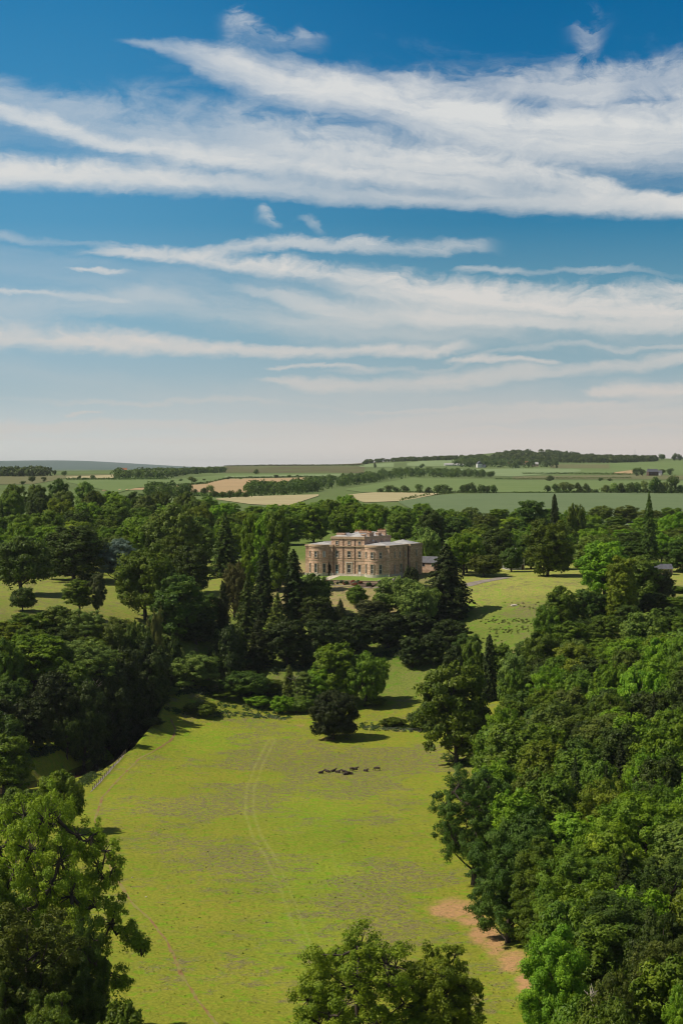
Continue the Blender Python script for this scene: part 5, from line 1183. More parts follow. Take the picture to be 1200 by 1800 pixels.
for pose in ('lying', 'standing', 'grazing'):
    m2, o = skin_body('cow', *cow_mesh(pose), M['hide'], sub=1); COWM[pose] = m2; bpy.data.objects.remove(o)
COWS = [(563, 1359.5, 'lying', 0.1, 'leftmost dark cow lying apart at the left end of the herd'), (576.3, 1357.5, 'lying', 2.6, 'dark cow lying second from the left end of the herd'),
        (585, 1356.6, 'lying', 0.5, 'dark cow lying third from the left end of the herd'), (592.8, 1358.2, 'lying', -0.5, 'dark cow lying fourth from the left end of the herd'),
        (605.8, 1358, 'lying', 2.9, 'dark cow lying in the tight middle group, upper left one'), (606.7, 1362, 'lying', 0.2, 'nearest dark cow of the herd, lying below the middle group'),
        (615.8, 1361, 'lying', 3.3, 'dark cow lying at the lower right of the middle group'), (617.5, 1355.6, 'standing', -1.2, 'dark cow standing end-on in the middle of the herd'),
        (623, 1353, 'lying', -0.25, 'farthest dark cow of the herd, lying at the top of the middle group'), (642, 1356, 'lying', -0.8, 'dark cow lying second from the right end of the herd'),
        (662.8, 1354.8, 'grazing', 3.0, 'rightmost dark cow, grazing alone')]
for px, py, pose, rz, lab in COWS:
    d = ground_at(px, py, 400, 700); x, y, z = P3(px, d)
    o = bpy.data.objects.new('cow', COWM[pose]); COL.objects.link(o); o.location = (x, y, z + (0.03 if pose != 'lying' else -0.02)); o.rotation_euler = (0, 0, rz); s = 0.86; o.scale = (s, s, s)
    tag(o, lab, 'cow', 'dark cattle on the meadow')
# post and wire fences
def fence(label, pts, gap, h=1.15, rail=False, n=8, dmin=400):
    P = px_path(pts, n, dmin, 780); seg = np.hypot(*np.diff(P, axis=0).T); s = np.concatenate([[0], np.cumsum(seg)]); k = int(s[-1] / gap)
    X = np.interp(np.linspace(0, s[-1], k + 1), s, P[:, 0]); Y = np.interp(np.linspace(0, s[-1], k + 1), s, P[:, 1])
    e = empty('fence', (X[0], Y[0], gz(X[0], Y[0]))); tag(e, label, 'fence'); zs = [gz(a, b) for a, b in zip(X, Y)]
    b = MB(); b.box(-0.07, 0.07, -0.07, 0.07, -0.3, h); pm = b.mesh('post'); pm.materials.append(M['post'])
    for a, b_, z in zip(X, Y, zs):
        o = bpy.data.objects.new('post', pm); COL.objects.link(o); o.parent = e; o.location = (a - X[0], b_ - Y[0], z - zs[0])
    b = MB()
    for hh in (0.35, 0.7, 1.05):
        r_ = 0.03 if rail else 0.014
        b.tube([(a - X[0], b_ - Y[0], z - zs[0] + hh) for a, b_, z in zip(X, Y, zs)], [r_] * len(X), 4)
    b.build('rails' if rail else 'wire', M['post'] if rail else M['wire'], e)
fence('pale timber fence along the grassy river verge at the left meadow edge', [(163, 1389), (190, 1360), (215, 1332), (240, 1302), (262, 1277)], 3.4, rail=True)
fence('post and wire fence along the far edge of the meadow', [(325, 1259), (400, 1260), (470, 1262), (505, 1270)], 3.6)
fence('post and wire fence crossing the grass right of the lone tree', [(640, 1283), (690, 1285), (740, 1288)], 3.6)
# worn pale strip beside the timber fence
ribbon('bank_edge', px_path([(160, 1392), (187, 1362), (212, 1334), (237, 1304), (260, 1278)], 8, 400, 780), 0.7, 0.05, M['gravel'], ragged=0.5, step=1.0)
# pale rock on the lawn
bm_ = MB(); rng = np.random.RandomState(3)
x, y, z = P3(903, ground_at(903, 1065, 500, 800))
import bmesh
bmr = bmesh.new(); bmesh.ops.create_icosphere(bmr, subdivisions=3, radius=1)
for v in bmr.verts:
    q = v.co; f = 1 + 0.18 * sin(q.x * 5 + 1) * sin(q.y * 4) + 0.12 * sin(q.z * 7 + q.x * 3); v.co = (q.x * 1.25 * f, q.y * 0.6 * f, max(-0.2, q.z * 0.5 * f))
me = bpy.data.meshes.new('boulder'); bmr.to_mesh(me); bmr.free()
o = link('boulder', me, M['pale_stone']); o.location = (x, y, z + 0.12); tag(o, 'pale boulder lying in worn grass on the right-hand lawn', 'rock')
for i, (px, py, lab) in enumerate(((257, 1577, 'small white stone on the grass beside the footpath, above the long bough'), (233, 1543, 'tiny white stone on the grass higher up beside the footpath'))):
    o = link('stone', me, M['white']) if i == 0 else bpy.data.objects.new('stone', me)
    if i: COL.objects.link(o)
    o.location = P3(px, ground_at(px, py, 250, 500), 0.05); o.scale = (0.16, 0.2, 0.25); o.rotation_euler = (0, 0, i); tag(o, lab, 'stone')
# dead boughs
def bough(label, px, py, d, L, seed):
    rng = np.random.RandomState(seed); b = MB()
    x = (px - CX) * d / F; z = CAMZ - (py - HY) * d / F; e = np.array([x, d, z]); g = gz(x, d)
    base = np.array([x - 0.5, d + 1.5, g]); mid = (base + e) / 2 + [0.8, 0, 0.5]
    base = e + np.array([0.9, 0.6, -3.2]); mid = (base + e) / 2 + [0.1, 0, 0.2]; b.tube([np.array([base[0], base[1], g]), base, mid, e], [0.28, 0.17, 0.13, 0.08], 6)
    for i in range(9):
        t = 0.35 + 0.65 * rng.rand(); a = mid * (1 - t) + e * t if rng.rand() < .5 else e
        dr = np.array([rng.normal(), rng.normal() * 0.5 - 0.3, 0.6 + rng.rand() * 0.8]); dr = dr / np.linalg.norm(dr) * L * (0.4 + 0.6 * rng.rand())
        b.tube([a, a + dr * 0.5 + rng.normal(size=3) * 0.15, a + dr], [0.09, 0.06, 0.02], 4)
    o = b.build('dead_tree', M['deadwood'], None, True); tag(o, label, 'dead tree')
bough('pale bare dead tree among the evergreens in the bottom right corner', 1037, 1752, 236, 1.8, 4)
bough('bleached dead snag near the right edge above the wide fresh green tree', 1188, 1382, 392, 3.2, 5)
bough('pale dead bough on the river bank between the two sunlit trees', 168, 1206, 585, 3.5, 6)
bough('thin dead snag in the clump left of the lone tree', 517, 1195, 630, 3.0, 7)
# tussocks and rushes: nobody could count them
def tussocks(name, label, n, tone, fn, s0, s1, seed, dmin=265, dmax=640):
    rng = np.random.RandomState(seed); Ps = []; got = 0
    px = rng.uniform(120, 960, n * 6); py = rng.uniform(1255, 1830, n * 6); keep = []
    for a, b in zip(px, py):
        if got >= n: break
        L = np.interp(b, [1255, 1275, 1385, 1800], [300, 262, 165, 120]); Rt = np.interp(b, [1255, 1340, 1480, 1650, 1830], [740, 790, 800, 930, 990])
        if a < L or a > Rt: continue
        if rng.rand() > fn(a, b): continue
        keep.append((a, b)); got += 1
    kx = np.array(keep); lut_d = np.exp(np.linspace(math.log(255), math.log(720), 500))
    Vs = []; Ts = []
    for a, b in keep:
        zz = hgt(np.full(500, a), lut_d); k = np.argmax(zz >= CAMZ - (b - HY) * lut_d / F); d = lut_d[k]
        x = (a - CX) * d / F; z = zz[k]; s = rng.uniform(s0, s1); m_ = 10
        ang = rng.rand(m_) * 6.28; r0 = rng.rand(m_) * s * 0.5; h = s * rng.uniform(0.35, 0.8, m_)
        bx = x + np.cos(ang) * r0; by = d + np.sin(ang) * r0; w = s * 0.22
        t = rng.rand(m_) * 3.14
        p0 = np.stack([bx - np.cos(t) * w, by - np.sin(t) * w, np.full(m_, z - 0.1)], -1); p1 = np.stack([bx + np.cos(t) * w, by + np.sin(t) * w, np.full(m_, z - 0.1)], -1)
        tp = np.stack([bx + np.cos(ang) * s * 0.3, by + np.sin(ang) * s * 0.3, z + h], -1)
        Vs.append(np.stack([p0, p1, tp], 1).reshape(-1, 3)); Ts.append(np.full(m_ * 3, rng.rand()))
    V = np.concatenate(Vs); me = mesh_np(name, V, T=np.arange(len(V)).reshape(-1, 3), attrs={'tone': np.concatenate(Ts)})
    o = link(name, me, M['leaf']); o.color = (*tone, 1); tag(o, label, 'grass', kind='stuff')
def dens(a, b):
    v = 0.12
    for cx, cy, rx, ry in ((400, 1420, 110, 60), (600, 1330, 200, 30), (700, 1400, 90, 90), (400, 1350, 120, 30), (700, 1520, 90, 70), (430, 1540, 70, 50), (860, 1760, 60, 60), (660, 1600, 60, 60)): v += math.exp(-(((a - cx) / rx) ** 2 + ((b - cy) / ry) ** 2))
    return min(1, v)
tussocks('dry_tussocks', 'dull brown tussocks and thistles strewn over the meadow', 900, (0.30, 0.26, 0.13), dens, 0.12, 0.34, 1)
tussocks('grass_tufts', 'fresh green grass tufts strewn over the meadow', 2500, (0.30, 0.36, 0.04), lambda a, b: 0.6, 0.12, 0.32, 2)
tussocks('dark_weeds', 'dark green weed clumps strewn over the meadow', 110, (0.14, 0.18, 0.035), lambda a, b: 0.4, 0.2, 0.4, 3)
# rank vegetation on the verge, along the meadow edges and over the rough slope
def scrub(name, label, spots, tone, s0, s1, seed, nl=26, leaf=0.2):
    rng = np.random.RandomState(seed); Ps = []; Ns = []; To = []
    for (x0, y0, x1, y1, n) in spots:
        for i in range(n):
            t = rng.rand(); px = x0 + (x1 - x0) * t + rng.normal() * 6; py = y0 + (y1 - y0) * t + rng.normal() * 3
            d = ground_at(px, py, 400, 800); x, y, z = P3(px, d); s = rng.uniform(s0, s1)
            D = sph(rng, nl); D[:, 2] = np.abs(D[:, 2]); Ps.append(np.array([x, y, z]) + D * np.array([s, s, s * 0.7]) * rng.uniform(0.6, 1.1, nl)[:, None]); Ns.append(D + rng.normal(size=(nl, 3)) * 0.4); To.append(np.full(nl, rng.rand() * 0.6) + rng.rand(nl) * 0.4)
    P = np.concatenate(Ps); V = leaves(P, np.concatenate(Ns), leaf, rng); me = mesh_np(name, V, Q=np.arange(len(V)).reshape(-1, 4), attrs={'tone': np.repeat(np.concatenate(To), 4)})
    o = link(name, me, M['leaf']); o.color = (*tone, 1); tag(o, label, 'undergrowth', kind='stuff')
scrub('verge_undergrowth', 'rank green undergrowth on the strip between fence and river', [(150, 1375, 250, 1275, 170), (170, 1345, 235, 1290, 120), (140, 1385, 160, 1360, 40)], (0.07, 0.12, 0.03), 0.4, 1.3, 11)
scrub('edge_undergrowth', 'nettles and brambles along the far meadow edge', [(300, 1250, 505, 1262, 170), (630, 1278, 760, 1284, 110), (380, 1240, 500, 1250, 60)], (0.06, 0.12, 0.025), 0.4, 1.1, 12)
scrub('slope_scrub', 'patchy scrub over the rough slope below the right-hand lawn', [(850, 1090, 930, 1092, 50), (860, 1110, 940, 1105, 50), (890, 1062, 960, 1070, 16), (800, 1140, 880, 1120, 40)], (0.19, 0.24, 0.05), 0.2, 0.6, 13)
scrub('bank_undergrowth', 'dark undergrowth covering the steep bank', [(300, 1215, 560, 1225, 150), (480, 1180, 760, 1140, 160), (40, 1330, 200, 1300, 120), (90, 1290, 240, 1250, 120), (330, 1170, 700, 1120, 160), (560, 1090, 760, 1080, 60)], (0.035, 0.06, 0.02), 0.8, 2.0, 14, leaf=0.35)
scrub('wood_edge_undergrowth', 'brambles and saplings under the edge of the right-hand wood', [(806, 1352, 842, 1420, 50), (842, 1420, 838, 1560, 70), (838, 1560, 880, 1665, 70), (880, 1665, 950, 1740, 60), (950, 1740, 960, 1800, 30), (780, 1335, 830, 1345, 25)], (0.09, 0.17, 0.02), 0.6, 1.7, 15, nl=60, leaf=0.22)
# ------------------------------------------------------------------ sky, sun, camera
SUN_EL, SUN_AZ = 49.0, -97.0          # azimuth from the viewing direction (+y), negative = left
w = bpy.data.worlds.new('World'); S.world = w; w.use_nodes = True; w.node_tree.nodes.clear(); nt = NT(w.node_tree)
out = nt.new('ShaderNodeOutputWorld'); bg = nt.new('ShaderNodeBackground')
dirv = nt.new('ShaderNodeTexCoord').outputs['Generated']
sp = nt.new('ShaderNodeSeparateXYZ'); nt.put(sp.inputs[0], dirv)
az = nt.math('ARCTAN2', sp.outputs[0], sp.outputs[1])
el = nt.math('ARCSINE', sp.outputs[2])
U = nt.math('MULTIPLY_ADD', az, F / 1000, 0.6)                 # thousandths of photo pixels
Vv = nt.math('MULTIPLY_ADD', el, -F / 1000, HY / 1000)
wv = nt.vec(nt.math('MULTIPLY', U, 3.0), nt.math('MULTIPLY', Vv, 9.0))
wn = nt.new('ShaderNodeTexNoise'); nt.put(wn.inputs['Vector'], wv); wn.inputs['Scale'].default_value = 1.6; wn.inputs['Detail'].default_value = 5; wn.inputs['Roughness'].default_value = 0.6
ws = nt.new('ShaderNodeSeparateColor'); nt.put(ws.inputs[0], wn.outputs['Color'])
Uw = nt.math('MULTIPLY_ADD', nt.math('SUBTRACT', ws.outputs[0], 0.5), 0.10, U)
Vw = nt.math('MULTIPLY_ADD', nt.math('SUBTRACT', ws.outputs[1], 0.5), 0.034, Vv)
wv2 = nt.vec(nt.math('MULTIPLY', Uw, 14.0), nt.math('MULTIPLY', Vw, 22.0))
wn2 = nt.new('ShaderNodeTexNoise'); nt.put(wn2.inputs['Vector'], wv2); wn2.inputs['Scale'].default_value = 1.0; wn2.inputs['Detail'].default_value = 5; wn2.inputs['Roughness'].default_value = 0.65
Vw = nt.math('MULTIPLY_ADD', nt.math('SUBTRACT', wn2.outputs['Fac'], 0.5), 0.030, Vw)
T = nt.mrange(U, -0.4, 1.6, 0, 1, False)
swirl = nt.noise(nt.vec(nt.math('MULTIPLY', Uw, 11.0), nt.math('MULTIPLY', Vw, 15.0)), 1.0, 6, 0.62, 1.2)
fine = nt.noise(nt.vec(nt.math('MULTIPLY', Uw, 9.0), nt.math('MULTIPLY', Vw, 60.0)), 1.0, 6, 0.62, 0.3)
def curve(pts):
    nd = nt.new('ShaderNodeFloatCurve'); c = nd.mapping.curves[0]
    P = sorted(((px + 400) / 2000, v) for px, v in pts)
    P = [(min(max(a, 0), 1), b) for a, b in P]
    if P[0][0] > 0.002: P = [(0, P[0][1])] + P
    if P[-1][0] < 0.998: P = P + [(1, P[-1][1])]
    while len(c.points) < len(P): c.points.new(0.5, 0.5)
    for q, (a, b) in zip(c.points, P): q.location = (a, b); q.handle_type = 'AUTO_CLAMPED'
    nd.mapping.use_clip = False; nd.mapping.update(); nt.put(nd.inputs['Value'], T); return nd.outputs[0]
inv_ = None
def band(pts, tex=0.75, swl=0.35, seed=0.0, low=0.22, hi=0.85):
    """pts: (X, Y, upper half height, lower half height, strength) in photo pixels"""
    global inv_
    yc = curve([(p[0], p[1] / 1000) for p in pts]); hu = curve([(p[0], p[2] / 100) for p in pts]); hl = curve([(p[0], p[3] / 100) for p in pts]); am = curve([(p[0], p[4]) for p in pts])
    v = nt.math('SUBTRACT', Vw, yc)
    up = nt.math('LESS_THAN', v, 0.0)
    hh = nt.math('ADD', nt.math('MULTIPLY', hu, up), nt.math('MULTIPLY', hl, nt.math('SUBTRACT', 1.0, up)))
    s = nt.math('DIVIDE', nt.math('ABSOLUTE', v), nt.math('MULTIPLY', nt.math('MAXIMUM', hh, 0.01), 0.1))
    p = nt.mrange(s, 2.0, 0.0)
    n1 = nt.noise(nt.vec(nt.math('MULTIPLY_ADD', Uw, 3.2, seed), nt.math('MULTIPLY', v, 26.0)), 1.0, 7, 0.6, 0.4)
    q = nt.math('MULTIPLY_ADD', nt.math('SUBTRACT', n1, 0.5), tex * 1.9, p)
    q = nt.math('MULTIPLY_ADD', nt.math('MULTIPLY', nt.math('SUBTRACT', swirl, 0.5), nt.math('MULTIPLY_ADD', up, 0.75, 0.25)), swl * 2.6, q)
    d = nt.math('MULTIPLY', nt.mrange(q, low, hi + 0.35), nt.math('MULTIPLY', am, nt.mrange(p, 0.0, 0.4)))
    iv = nt.math('SUBTRACT', 1.0, d)
    inv_ = iv if inv_ is None else nt.math('MULTIPLY', inv_, iv)
band([(190, 84, 5, 5, 0), (230, 86, 8, 8, .35), (300, 95, 14, 18, .55), (400, 122, 30, 42, .85), (500, 150, 38, 45, .95), (600, 162, 40, 48, 1), (700, 186, 48, 46, 1), (800, 214, 50, 46, 1), (900, 236, 50, 52, 1), (1000, 244, 56, 54, 1), (1200, 242, 72, 68, 1), (1500, 240, 80, 80, 1)], 0.4, 0.28)
band([(640, 130, 6, 8, 0), (720, 150, 20, 20, .3), (860, 158, 25, 30, .45), (930, 160, 28, 34, .65), (1050, 162, 34, 34, .7), (1130, 160, 30, 30, .5), (1200, 140, 26, 40, .6), (1500, 130, 30, 40, .6)], 0.8, 0.6, 5.0)
band([(975, 66, 20, 30, 0), (1005, 62, 20, 34, .38), (1036, 80, 34, 50, .62), (1050, 70, 26, 45, .42), (1095, 50, 12, 14, 0)], 0.8, 1.6, 9.0, 0.3, 1.5)
band([(370, 62, 20, 30, 0), (395, 60, 22, 34, .4), (430, 58, 26, 40, .6), (455, 70, 22, 40, .35), (500, 82, 16, 30, .3), (540, 74, 12, 30, .4), (590, 80, 10, 25, 0)], 0.9, 1.9, 2.0, 0.3, 1.5)
band([(-400, 150, 20, 20, .6), (0, 212, 14, 16, .85), (100, 234, 16, 15, .85), (200, 262, 17, 15, .85), (330, 281, 20, 15, .85), (500, 300, 24, 16, .85), (700, 318, 28, 18, .75), (850, 330, 25, 18, .6), (1000, 350, 20, 16, .4), (1500, 390, 20, 16, .3)], 0.4, 0.3, 3.0)
band([(-400, 170, 30, 30, .4), (0, 180, 28, 36, .42), (100, 205, 36, 30, .34), (200, 225, 50, 36, .38), (330, 250, 60, 36, .42), (450, 262, 60, 36, .6), (600, 275, 48, 38, .85), (720, 285, 44, 42, .92), (800, 292, 44, 42, .9), (900, 308, 40, 30, .9), (960, 318, 34, 26, .88), (1050, 342, 24, 18, .85), (1130, 358, 16, 14, .8), (1200, 368, 14, 16, .85), (1500, 400, 16, 16, .8)], 0.5, 0.45, 7.0)
band([(-400, 310, 30, 30, .9), (0, 314, 32, 30, .97), (150, 315, 33, 30, .97), (260, 318, 32, 28, .9), (400, 325, 28, 24, .75), (550, 333, 20, 20, .6), (700, 345, 14, 16, .45), (900, 355, 14, 14, .35), (1200, 372, 14, 18, .5), (1500, 380, 14, 18, .5)], 0.4, 0.35, 11.0)
band([(350, 345, 10, 10, 0), (500, 352, 14, 10, .35), (700, 358, 16, 12, .45), (900, 366, 20, 14, .5), (1100, 372, 26, 16, .6), (1200, 376, 26, 16, .65), (1500, 380, 30, 16, .6)], 0.5, 0.1, 13.0)
band([(440, 390, 10, 10, 0), (460, 384, 13, 12, .5), (474, 390, 14, 16, .6), (490, 400, 8, 10, .4), (502, 405, 6, 6, 0), (528, 385, 5, 6, .1), (540, 388, 8, 10, .45), (560, 400, 14, 16, .45), (575, 410, 10, 10, 0)], 0.7, 1.5, 15.0, 0.25, 1.2)
band([(300, 452, 6, 6, 0), (370, 444, 9, 9, .4), (440, 434, 13, 12, .7), (560, 434, 14, 10, .65), (640, 430, 14, 14, .7), (740, 434, 14, 14, .6), (840, 434, 14, 12, .45), (900, 432, 12, 10, 0)], 0.6, 0.6, 17.0)
band([(100, 446, 5, 5, 0), (170, 444, 9, 7, .55), (250, 450, 13, 10, .8), (350, 458, 16, 14, .85), (450, 470, 16, 16, .9), (550, 482, 18, 20, .92), (640, 500, 26, 30, .96), (740, 518, 36, 44, 1), (850, 530, 38, 46, 1), (1000, 540, 40, 42, 1), (1200, 545, 44, 40, 1), (1500, 545, 44, 40, 1)], 0.45, 0.55, 19.0)
band([(330, 500, 6, 6, 0), (450, 512, 10, 10, .4), (600, 545, 18, 22, .7), (750, 562, 18, 20, .8), (900, 570, 14, 14, .7), (1100, 574, 12, 12, .5), (1500, 574, 12, 12, .5)], 0.4, 0.1, 21.0)
band([(115, 471, 3, 3, 0), (150, 474, 4, 5, .75), (210, 479, 4, 5, .6), (260, 481, 3, 3, 0)], 0.3, 0.1, 23.0)
band([(-400, 415, 8, 8, .3), (0, 422, 9, 7, .35), (80, 428, 7, 7, .22), (140, 428, 5, 5, .2), (215, 436, 5, 5, .25), (260, 438, 5, 5, 0)], 0.3, 0.1, 24.0)
band([(-400, 515, 10, 10, .5), (0, 517, 6, 6, .62), (120, 520, 7, 7, .5), (210, 530, 6, 6, .45), (260, 534, 5, 5, 0)], 0.3, 0.1, 25.0)
band([(-400, 545, 40, 30, .35), (0, 545, 32, 32, .38), (150, 535, 30, 30, .36), (260, 525, 24, 40, .40), (400, 550, 28, 36, .36), (550, 565, 26, 36, .5), (700, 585, 20, 22, .5), (880, 590, 14, 18, .35), (1000, 592, 10, 12, 0)], 0.5, 0.25, 27.0)
band([(-400, 590, 30, 28, .95), (0, 594, 26, 26, .97), (140, 596, 26, 24, .97), (250, 604, 20, 20, .92), (380, 612, 12, 15, .88), (480, 616, 9, 12, .85), (600, 618, 10, 11, .8), (700, 614, 10, 12, .8), (800, 614, 9, 10, .7), (900, 614, 8, 8, 0)], 0.35, 0.3, 29.0)
band([(460, 641, 2, 3, 0), (480, 643, 4, 4, .6), (560, 643, 4, 4, .6), (650, 647, 4, 4, .35), (700, 648, 3, 3, 0), (770, 634, 3, 3, 0), (800, 633, 5, 5, .75), (900, 632, 6, 6, .75), (975, 633, 5, 5, .6), (1000, 634, 3, 3, 0)], 0.3, 0.1, 31.0)
band([(420, 668, 3, 3, 0), (480, 668, 7, 7, .6), (560, 676, 12, 13, .7), (680, 678, 16, 16, .68), (780, 668, 18, 20, .68), (900, 655, 18, 18, .68), (1000, 648, 14, 14, .7), (1100, 640, 12, 14, .68), (1200, 632, 14, 12, .7), (1500, 620, 14, 12, .7)], 0.4, 0.2, 33.0)
band([(1000, 686, 3, 3, 0), (1040, 686, 8, 9, .75), (1120, 685, 13, 14, .85), (1200, 684, 13, 16, .85), (1500, 684, 13, 16, .8)], 0.3, 0.1, 35.0, 0.1, 0.9)
band([(110, 723, 2, 2, 0), (130, 723, 3, 4, .55), (175, 724, 3, 3, .5), (195, 724, 2, 2, 0)], 0.2, 0.1, 36.0)
band([(-400, 745, 12, 20, .5), (0, 750, 12, 16, .5), (120, 748, 11, 14, .45), (250, 742, 7, 14, .4), (400, 745, 8, 18, .4), (600, 750, 10, 20, .35), (800, 735, 14, 20, .4), (950, 722, 16, 20, .5), (1200, 725, 16, 22, .5), (1500, 725, 16, 22, .5)], 0.5, 0.15, 37.0)
band([(780, 475, 3, 3, 0), (820, 474, 5, 7, .5), (880, 474, 8, 6, .5), (960, 478, 6, 6, .3), (1040, 478, 6, 6, .4), (1100, 478, 6, 6, .3), (1200, 490, 5, 5, .1)], 0.5, 0.4, 41.0)
band([(-400, 640, 30, 30, .15), (0, 655, 30, 40, .15), (300, 690, 30, 40, .22), (500, 700, 30, 40, .28), (800, 700, 30, 40, .3), (1200, 700, 40, 40, .3), (1500, 700, 30, 40, .3)], 0.7, 0.1, 51.0, 0.3, 1.1)
band([(-400, 480, 50, 60, .2), (0, 480, 50, 60, .2), (250, 500, 50, 60, .25), (600, 540, 50, 60, .3), (900, 560, 50, 60, .25), (1200, 590, 30, 40, .25), (1500, 590, 30, 40, .2)], 0.8, 0.2, 53.0, 0.3, 1.1)
band([(-400, 240, 90, 90, .3), (0, 240, 80, 80, .3), (300, 240, 90, 90, .32), (600, 230, 110, 110, .3), (900, 260, 120, 110, .35), (1200, 260, 120, 110, .35), (1500, 260, 120, 110, .35)], 0.8, 0.4, 55.0, 0.3, 1.2)
band([(-400, 768, 4, 6, .3), (0, 770, 4, 6, .3), (200, 774, 4, 6, .2), (420, 772, 4, 5, .35), (560, 770, 4, 5, .1), (760, 760, 4, 6, .4), (860, 757, 5, 6, .5), (960, 764, 4, 6, .2), (1080, 752, 5, 6, .45), (1200, 750, 5, 6, .45), (1500, 750, 5, 6, .4)], 0.6, 0.1, 61.0)
band([(-400, 700, 4, 6, .1), (0, 702, 4, 5, .1), (240, 706, 5, 5, .35), (420, 700, 5, 6, .3), (560, 712, 4, 5, .1), (660, 726, 4, 5, .4), (780, 722, 4, 5, .45), (880, 710, 5, 6, .3), (1000, 712, 5, 6, .4), (1200, 704, 5, 6, .3), (1500, 704, 5, 6, .3)], 0.6, 0.1, 63.0)
band([(520, 655, 4, 4, 0), (620, 652, 5, 5, .3), (760, 650, 6, 6, .4), (900, 612, 5, 6, .3), (1000, 605, 5, 6, .35), (1100, 612, 5, 5, .35), (1200, 608, 5, 6, .4), (1500, 600, 5, 6, .4)], 0.7, 0.1, 65.0)
# wider field of high cloud outside the photographed part
gen = nt.mrange(nt.noise(nt.vec(nt.math('MULTIPLY', U, 0.9), nt.math('MULTIPLY', Vw, 5.0)), 1.0, 7, 0.6, 0.5), 0.5, 0.75, 0, 0.55)
outside = nt.math('SUBTRACT', 1.0, nt.math('MULTIPLY', nt.math('MULTIPLY', nt.mrange(U, -0.5, -0.3), nt.mrange(U, 1.5, 1.7, 1, 0)), nt.mrange(Vv, -0.25, -0.05)))
inv_ = nt.math('MULTIPLY', inv_, nt.math('SUBTRACT', 1.0, nt.math('MULTIPLY', gen, outside)))
cover = nt.math('SUBTRACT', 1.0, inv_)
cover = nt.math('MULTIPLY', cover, nt.math('MULTIPLY_ADD', fine, 0.22, 0.84), clamp=True)
streak = nt.noise(nt.vec(nt.math('MULTIPLY', Uw, 2.2), nt.math('MULTIPLY_ADD', U, -2.2, nt.math('MULTIPLY', Vw, 24.0))), 1.0, 7, 0.62, 0.6)
cover = nt.math('MULTIPLY', cover, nt.mrange(streak, 0.25, 0.55, 0.80, 1.0))
cover = nt.math('MULTIPLY', nt.math('MULTIPLY', cover, 1.12, clamp=True), 0.97)
E = nt.math('MULTIPLY', el, F / 1000)                          # height above level line, thousandths of photo pixels
left_ = nt.ramp(nt.mrange(E, -0.05, 1.15, 0, 1, False), [(0.0, (0.72, 0.70, 0.64)), (0.08, (0.61, 0.625, 0.60)), (0.154, (0.38, 0.50, 0.55)), (0.26, (0.24, 0.43, 0.555)), (0.40, (0.09, 0.31, 0.51)), (0.56, (0.045, 0.25, 0.48)), (0.73, (0.020, 0.195, 0.42)), (0.86, (0.012, 0.15, 0.36)), (1.0, (0.008, 0.11, 0.29))])
right_ = nt.ramp(nt.mrange(E, -0.05, 1.15, 0, 1, False), [(0.0, (0.76, 0.67, 0.60)), (0.08, (0.65, 0.595, 0.55)), (0.154, (0.36, 0.46, 0.50)), (0.26, (0.165, 0.345, 0.44)), (0.40, (0.035, 0.21, 0.375)), (0.56, (0.009, 0.16, 0.365)), (0.73, (0.002, 0.125, 0.32)), (0.86, (0.002, 0.10, 0.27)), (1.0, (0.002, 0.08, 0.23))])
skyc = nt.mix(nt.mrange(U, 0.0, 0.95), left_, right_)
sky = nt.new('ShaderNodeTexSky', sky_type='NISHITA'); sky.sun_disc = False; sky.sun_elevation = radians(SUN_EL); sky.sun_rotation = radians(SUN_AZ); sky.altitude = 150; sky.air_density = 1.0; sky.dust_density = 0.8; sky.ozone_density = 2.0
NIS = 0.05
nis = nt.new('ShaderNodeMix', data_type='RGBA', blend_type='MULTIPLY'); nis.inputs[0].default_value = 1.0; nt.put(nis.inputs[6], sky.outputs[0]); nis.inputs[7].default_value = (NIS, NIS, NIS, 1)
skyc = nt.mix(nt.mrange(E, 0.9, 1.6), skyc, nis.outputs[2])
cloudc = nt.ramp(nt.mrange(E, 0.0, 0.85, 0, 1, False), [(0.0, (0.60, 0.54, 0.49)), (0.15, (0.66, 0.60, 0.55)), (0.35, (0.69, 0.67, 0.64)), (0.7, (0.71, 0.72, 0.71)), (1.0, (0.68, 0.69, 0.70))])
final = nt.mix(cover, skyc, cloudc)
nt.put(bg.inputs['Color'], final); bg.inputs['Strength'].default_value = 1.0
nt.l.new(bg.outputs[0], out.inputs[0])
try: w.cycles.sampling_method = 'MANUAL'; w.cycles.sample_map_resolution = 1024
except Exception: pass

sd = bpy.data.lights.new('sun', 'SUN'); sd.energy = 4.9; sd.angle = radians(0.5); sd.color = (1.0, 0.91, 0.74)
so_ = bpy.data.objects.new('sun', sd); COL.objects.link(so_)
from mathutils import Vector
dv = Vector((sin(radians(SUN_AZ)) * cos(radians(SUN_EL)), cos(radians(SUN_AZ)) * cos(radians(SUN_EL)), sin(radians(SUN_EL))))
so_.rotation_euler = dv.to_track_quat('Z', 'Y').to_euler(); so_.location = (-300, 400, 500)

HAZE = 0.000022
if HAZE:
    b = MB(); b.box(-14000, 14000, -900, 26500, -8, 200)
    m, nt, out = material('haze'); v = nt.new('ShaderNodeVolumePrincipled'); v.inputs['Density'].default_value = HAZE; v.inputs['Color'].default_value = (0.86, 0.93, 1.0, 1); v.inputs['Anisotropy'].default_value = 0.2
    nt.l.new(v.outputs[0], out.inputs['Volume']); o = b.build('haze', m); tag(o, kind='stuff')

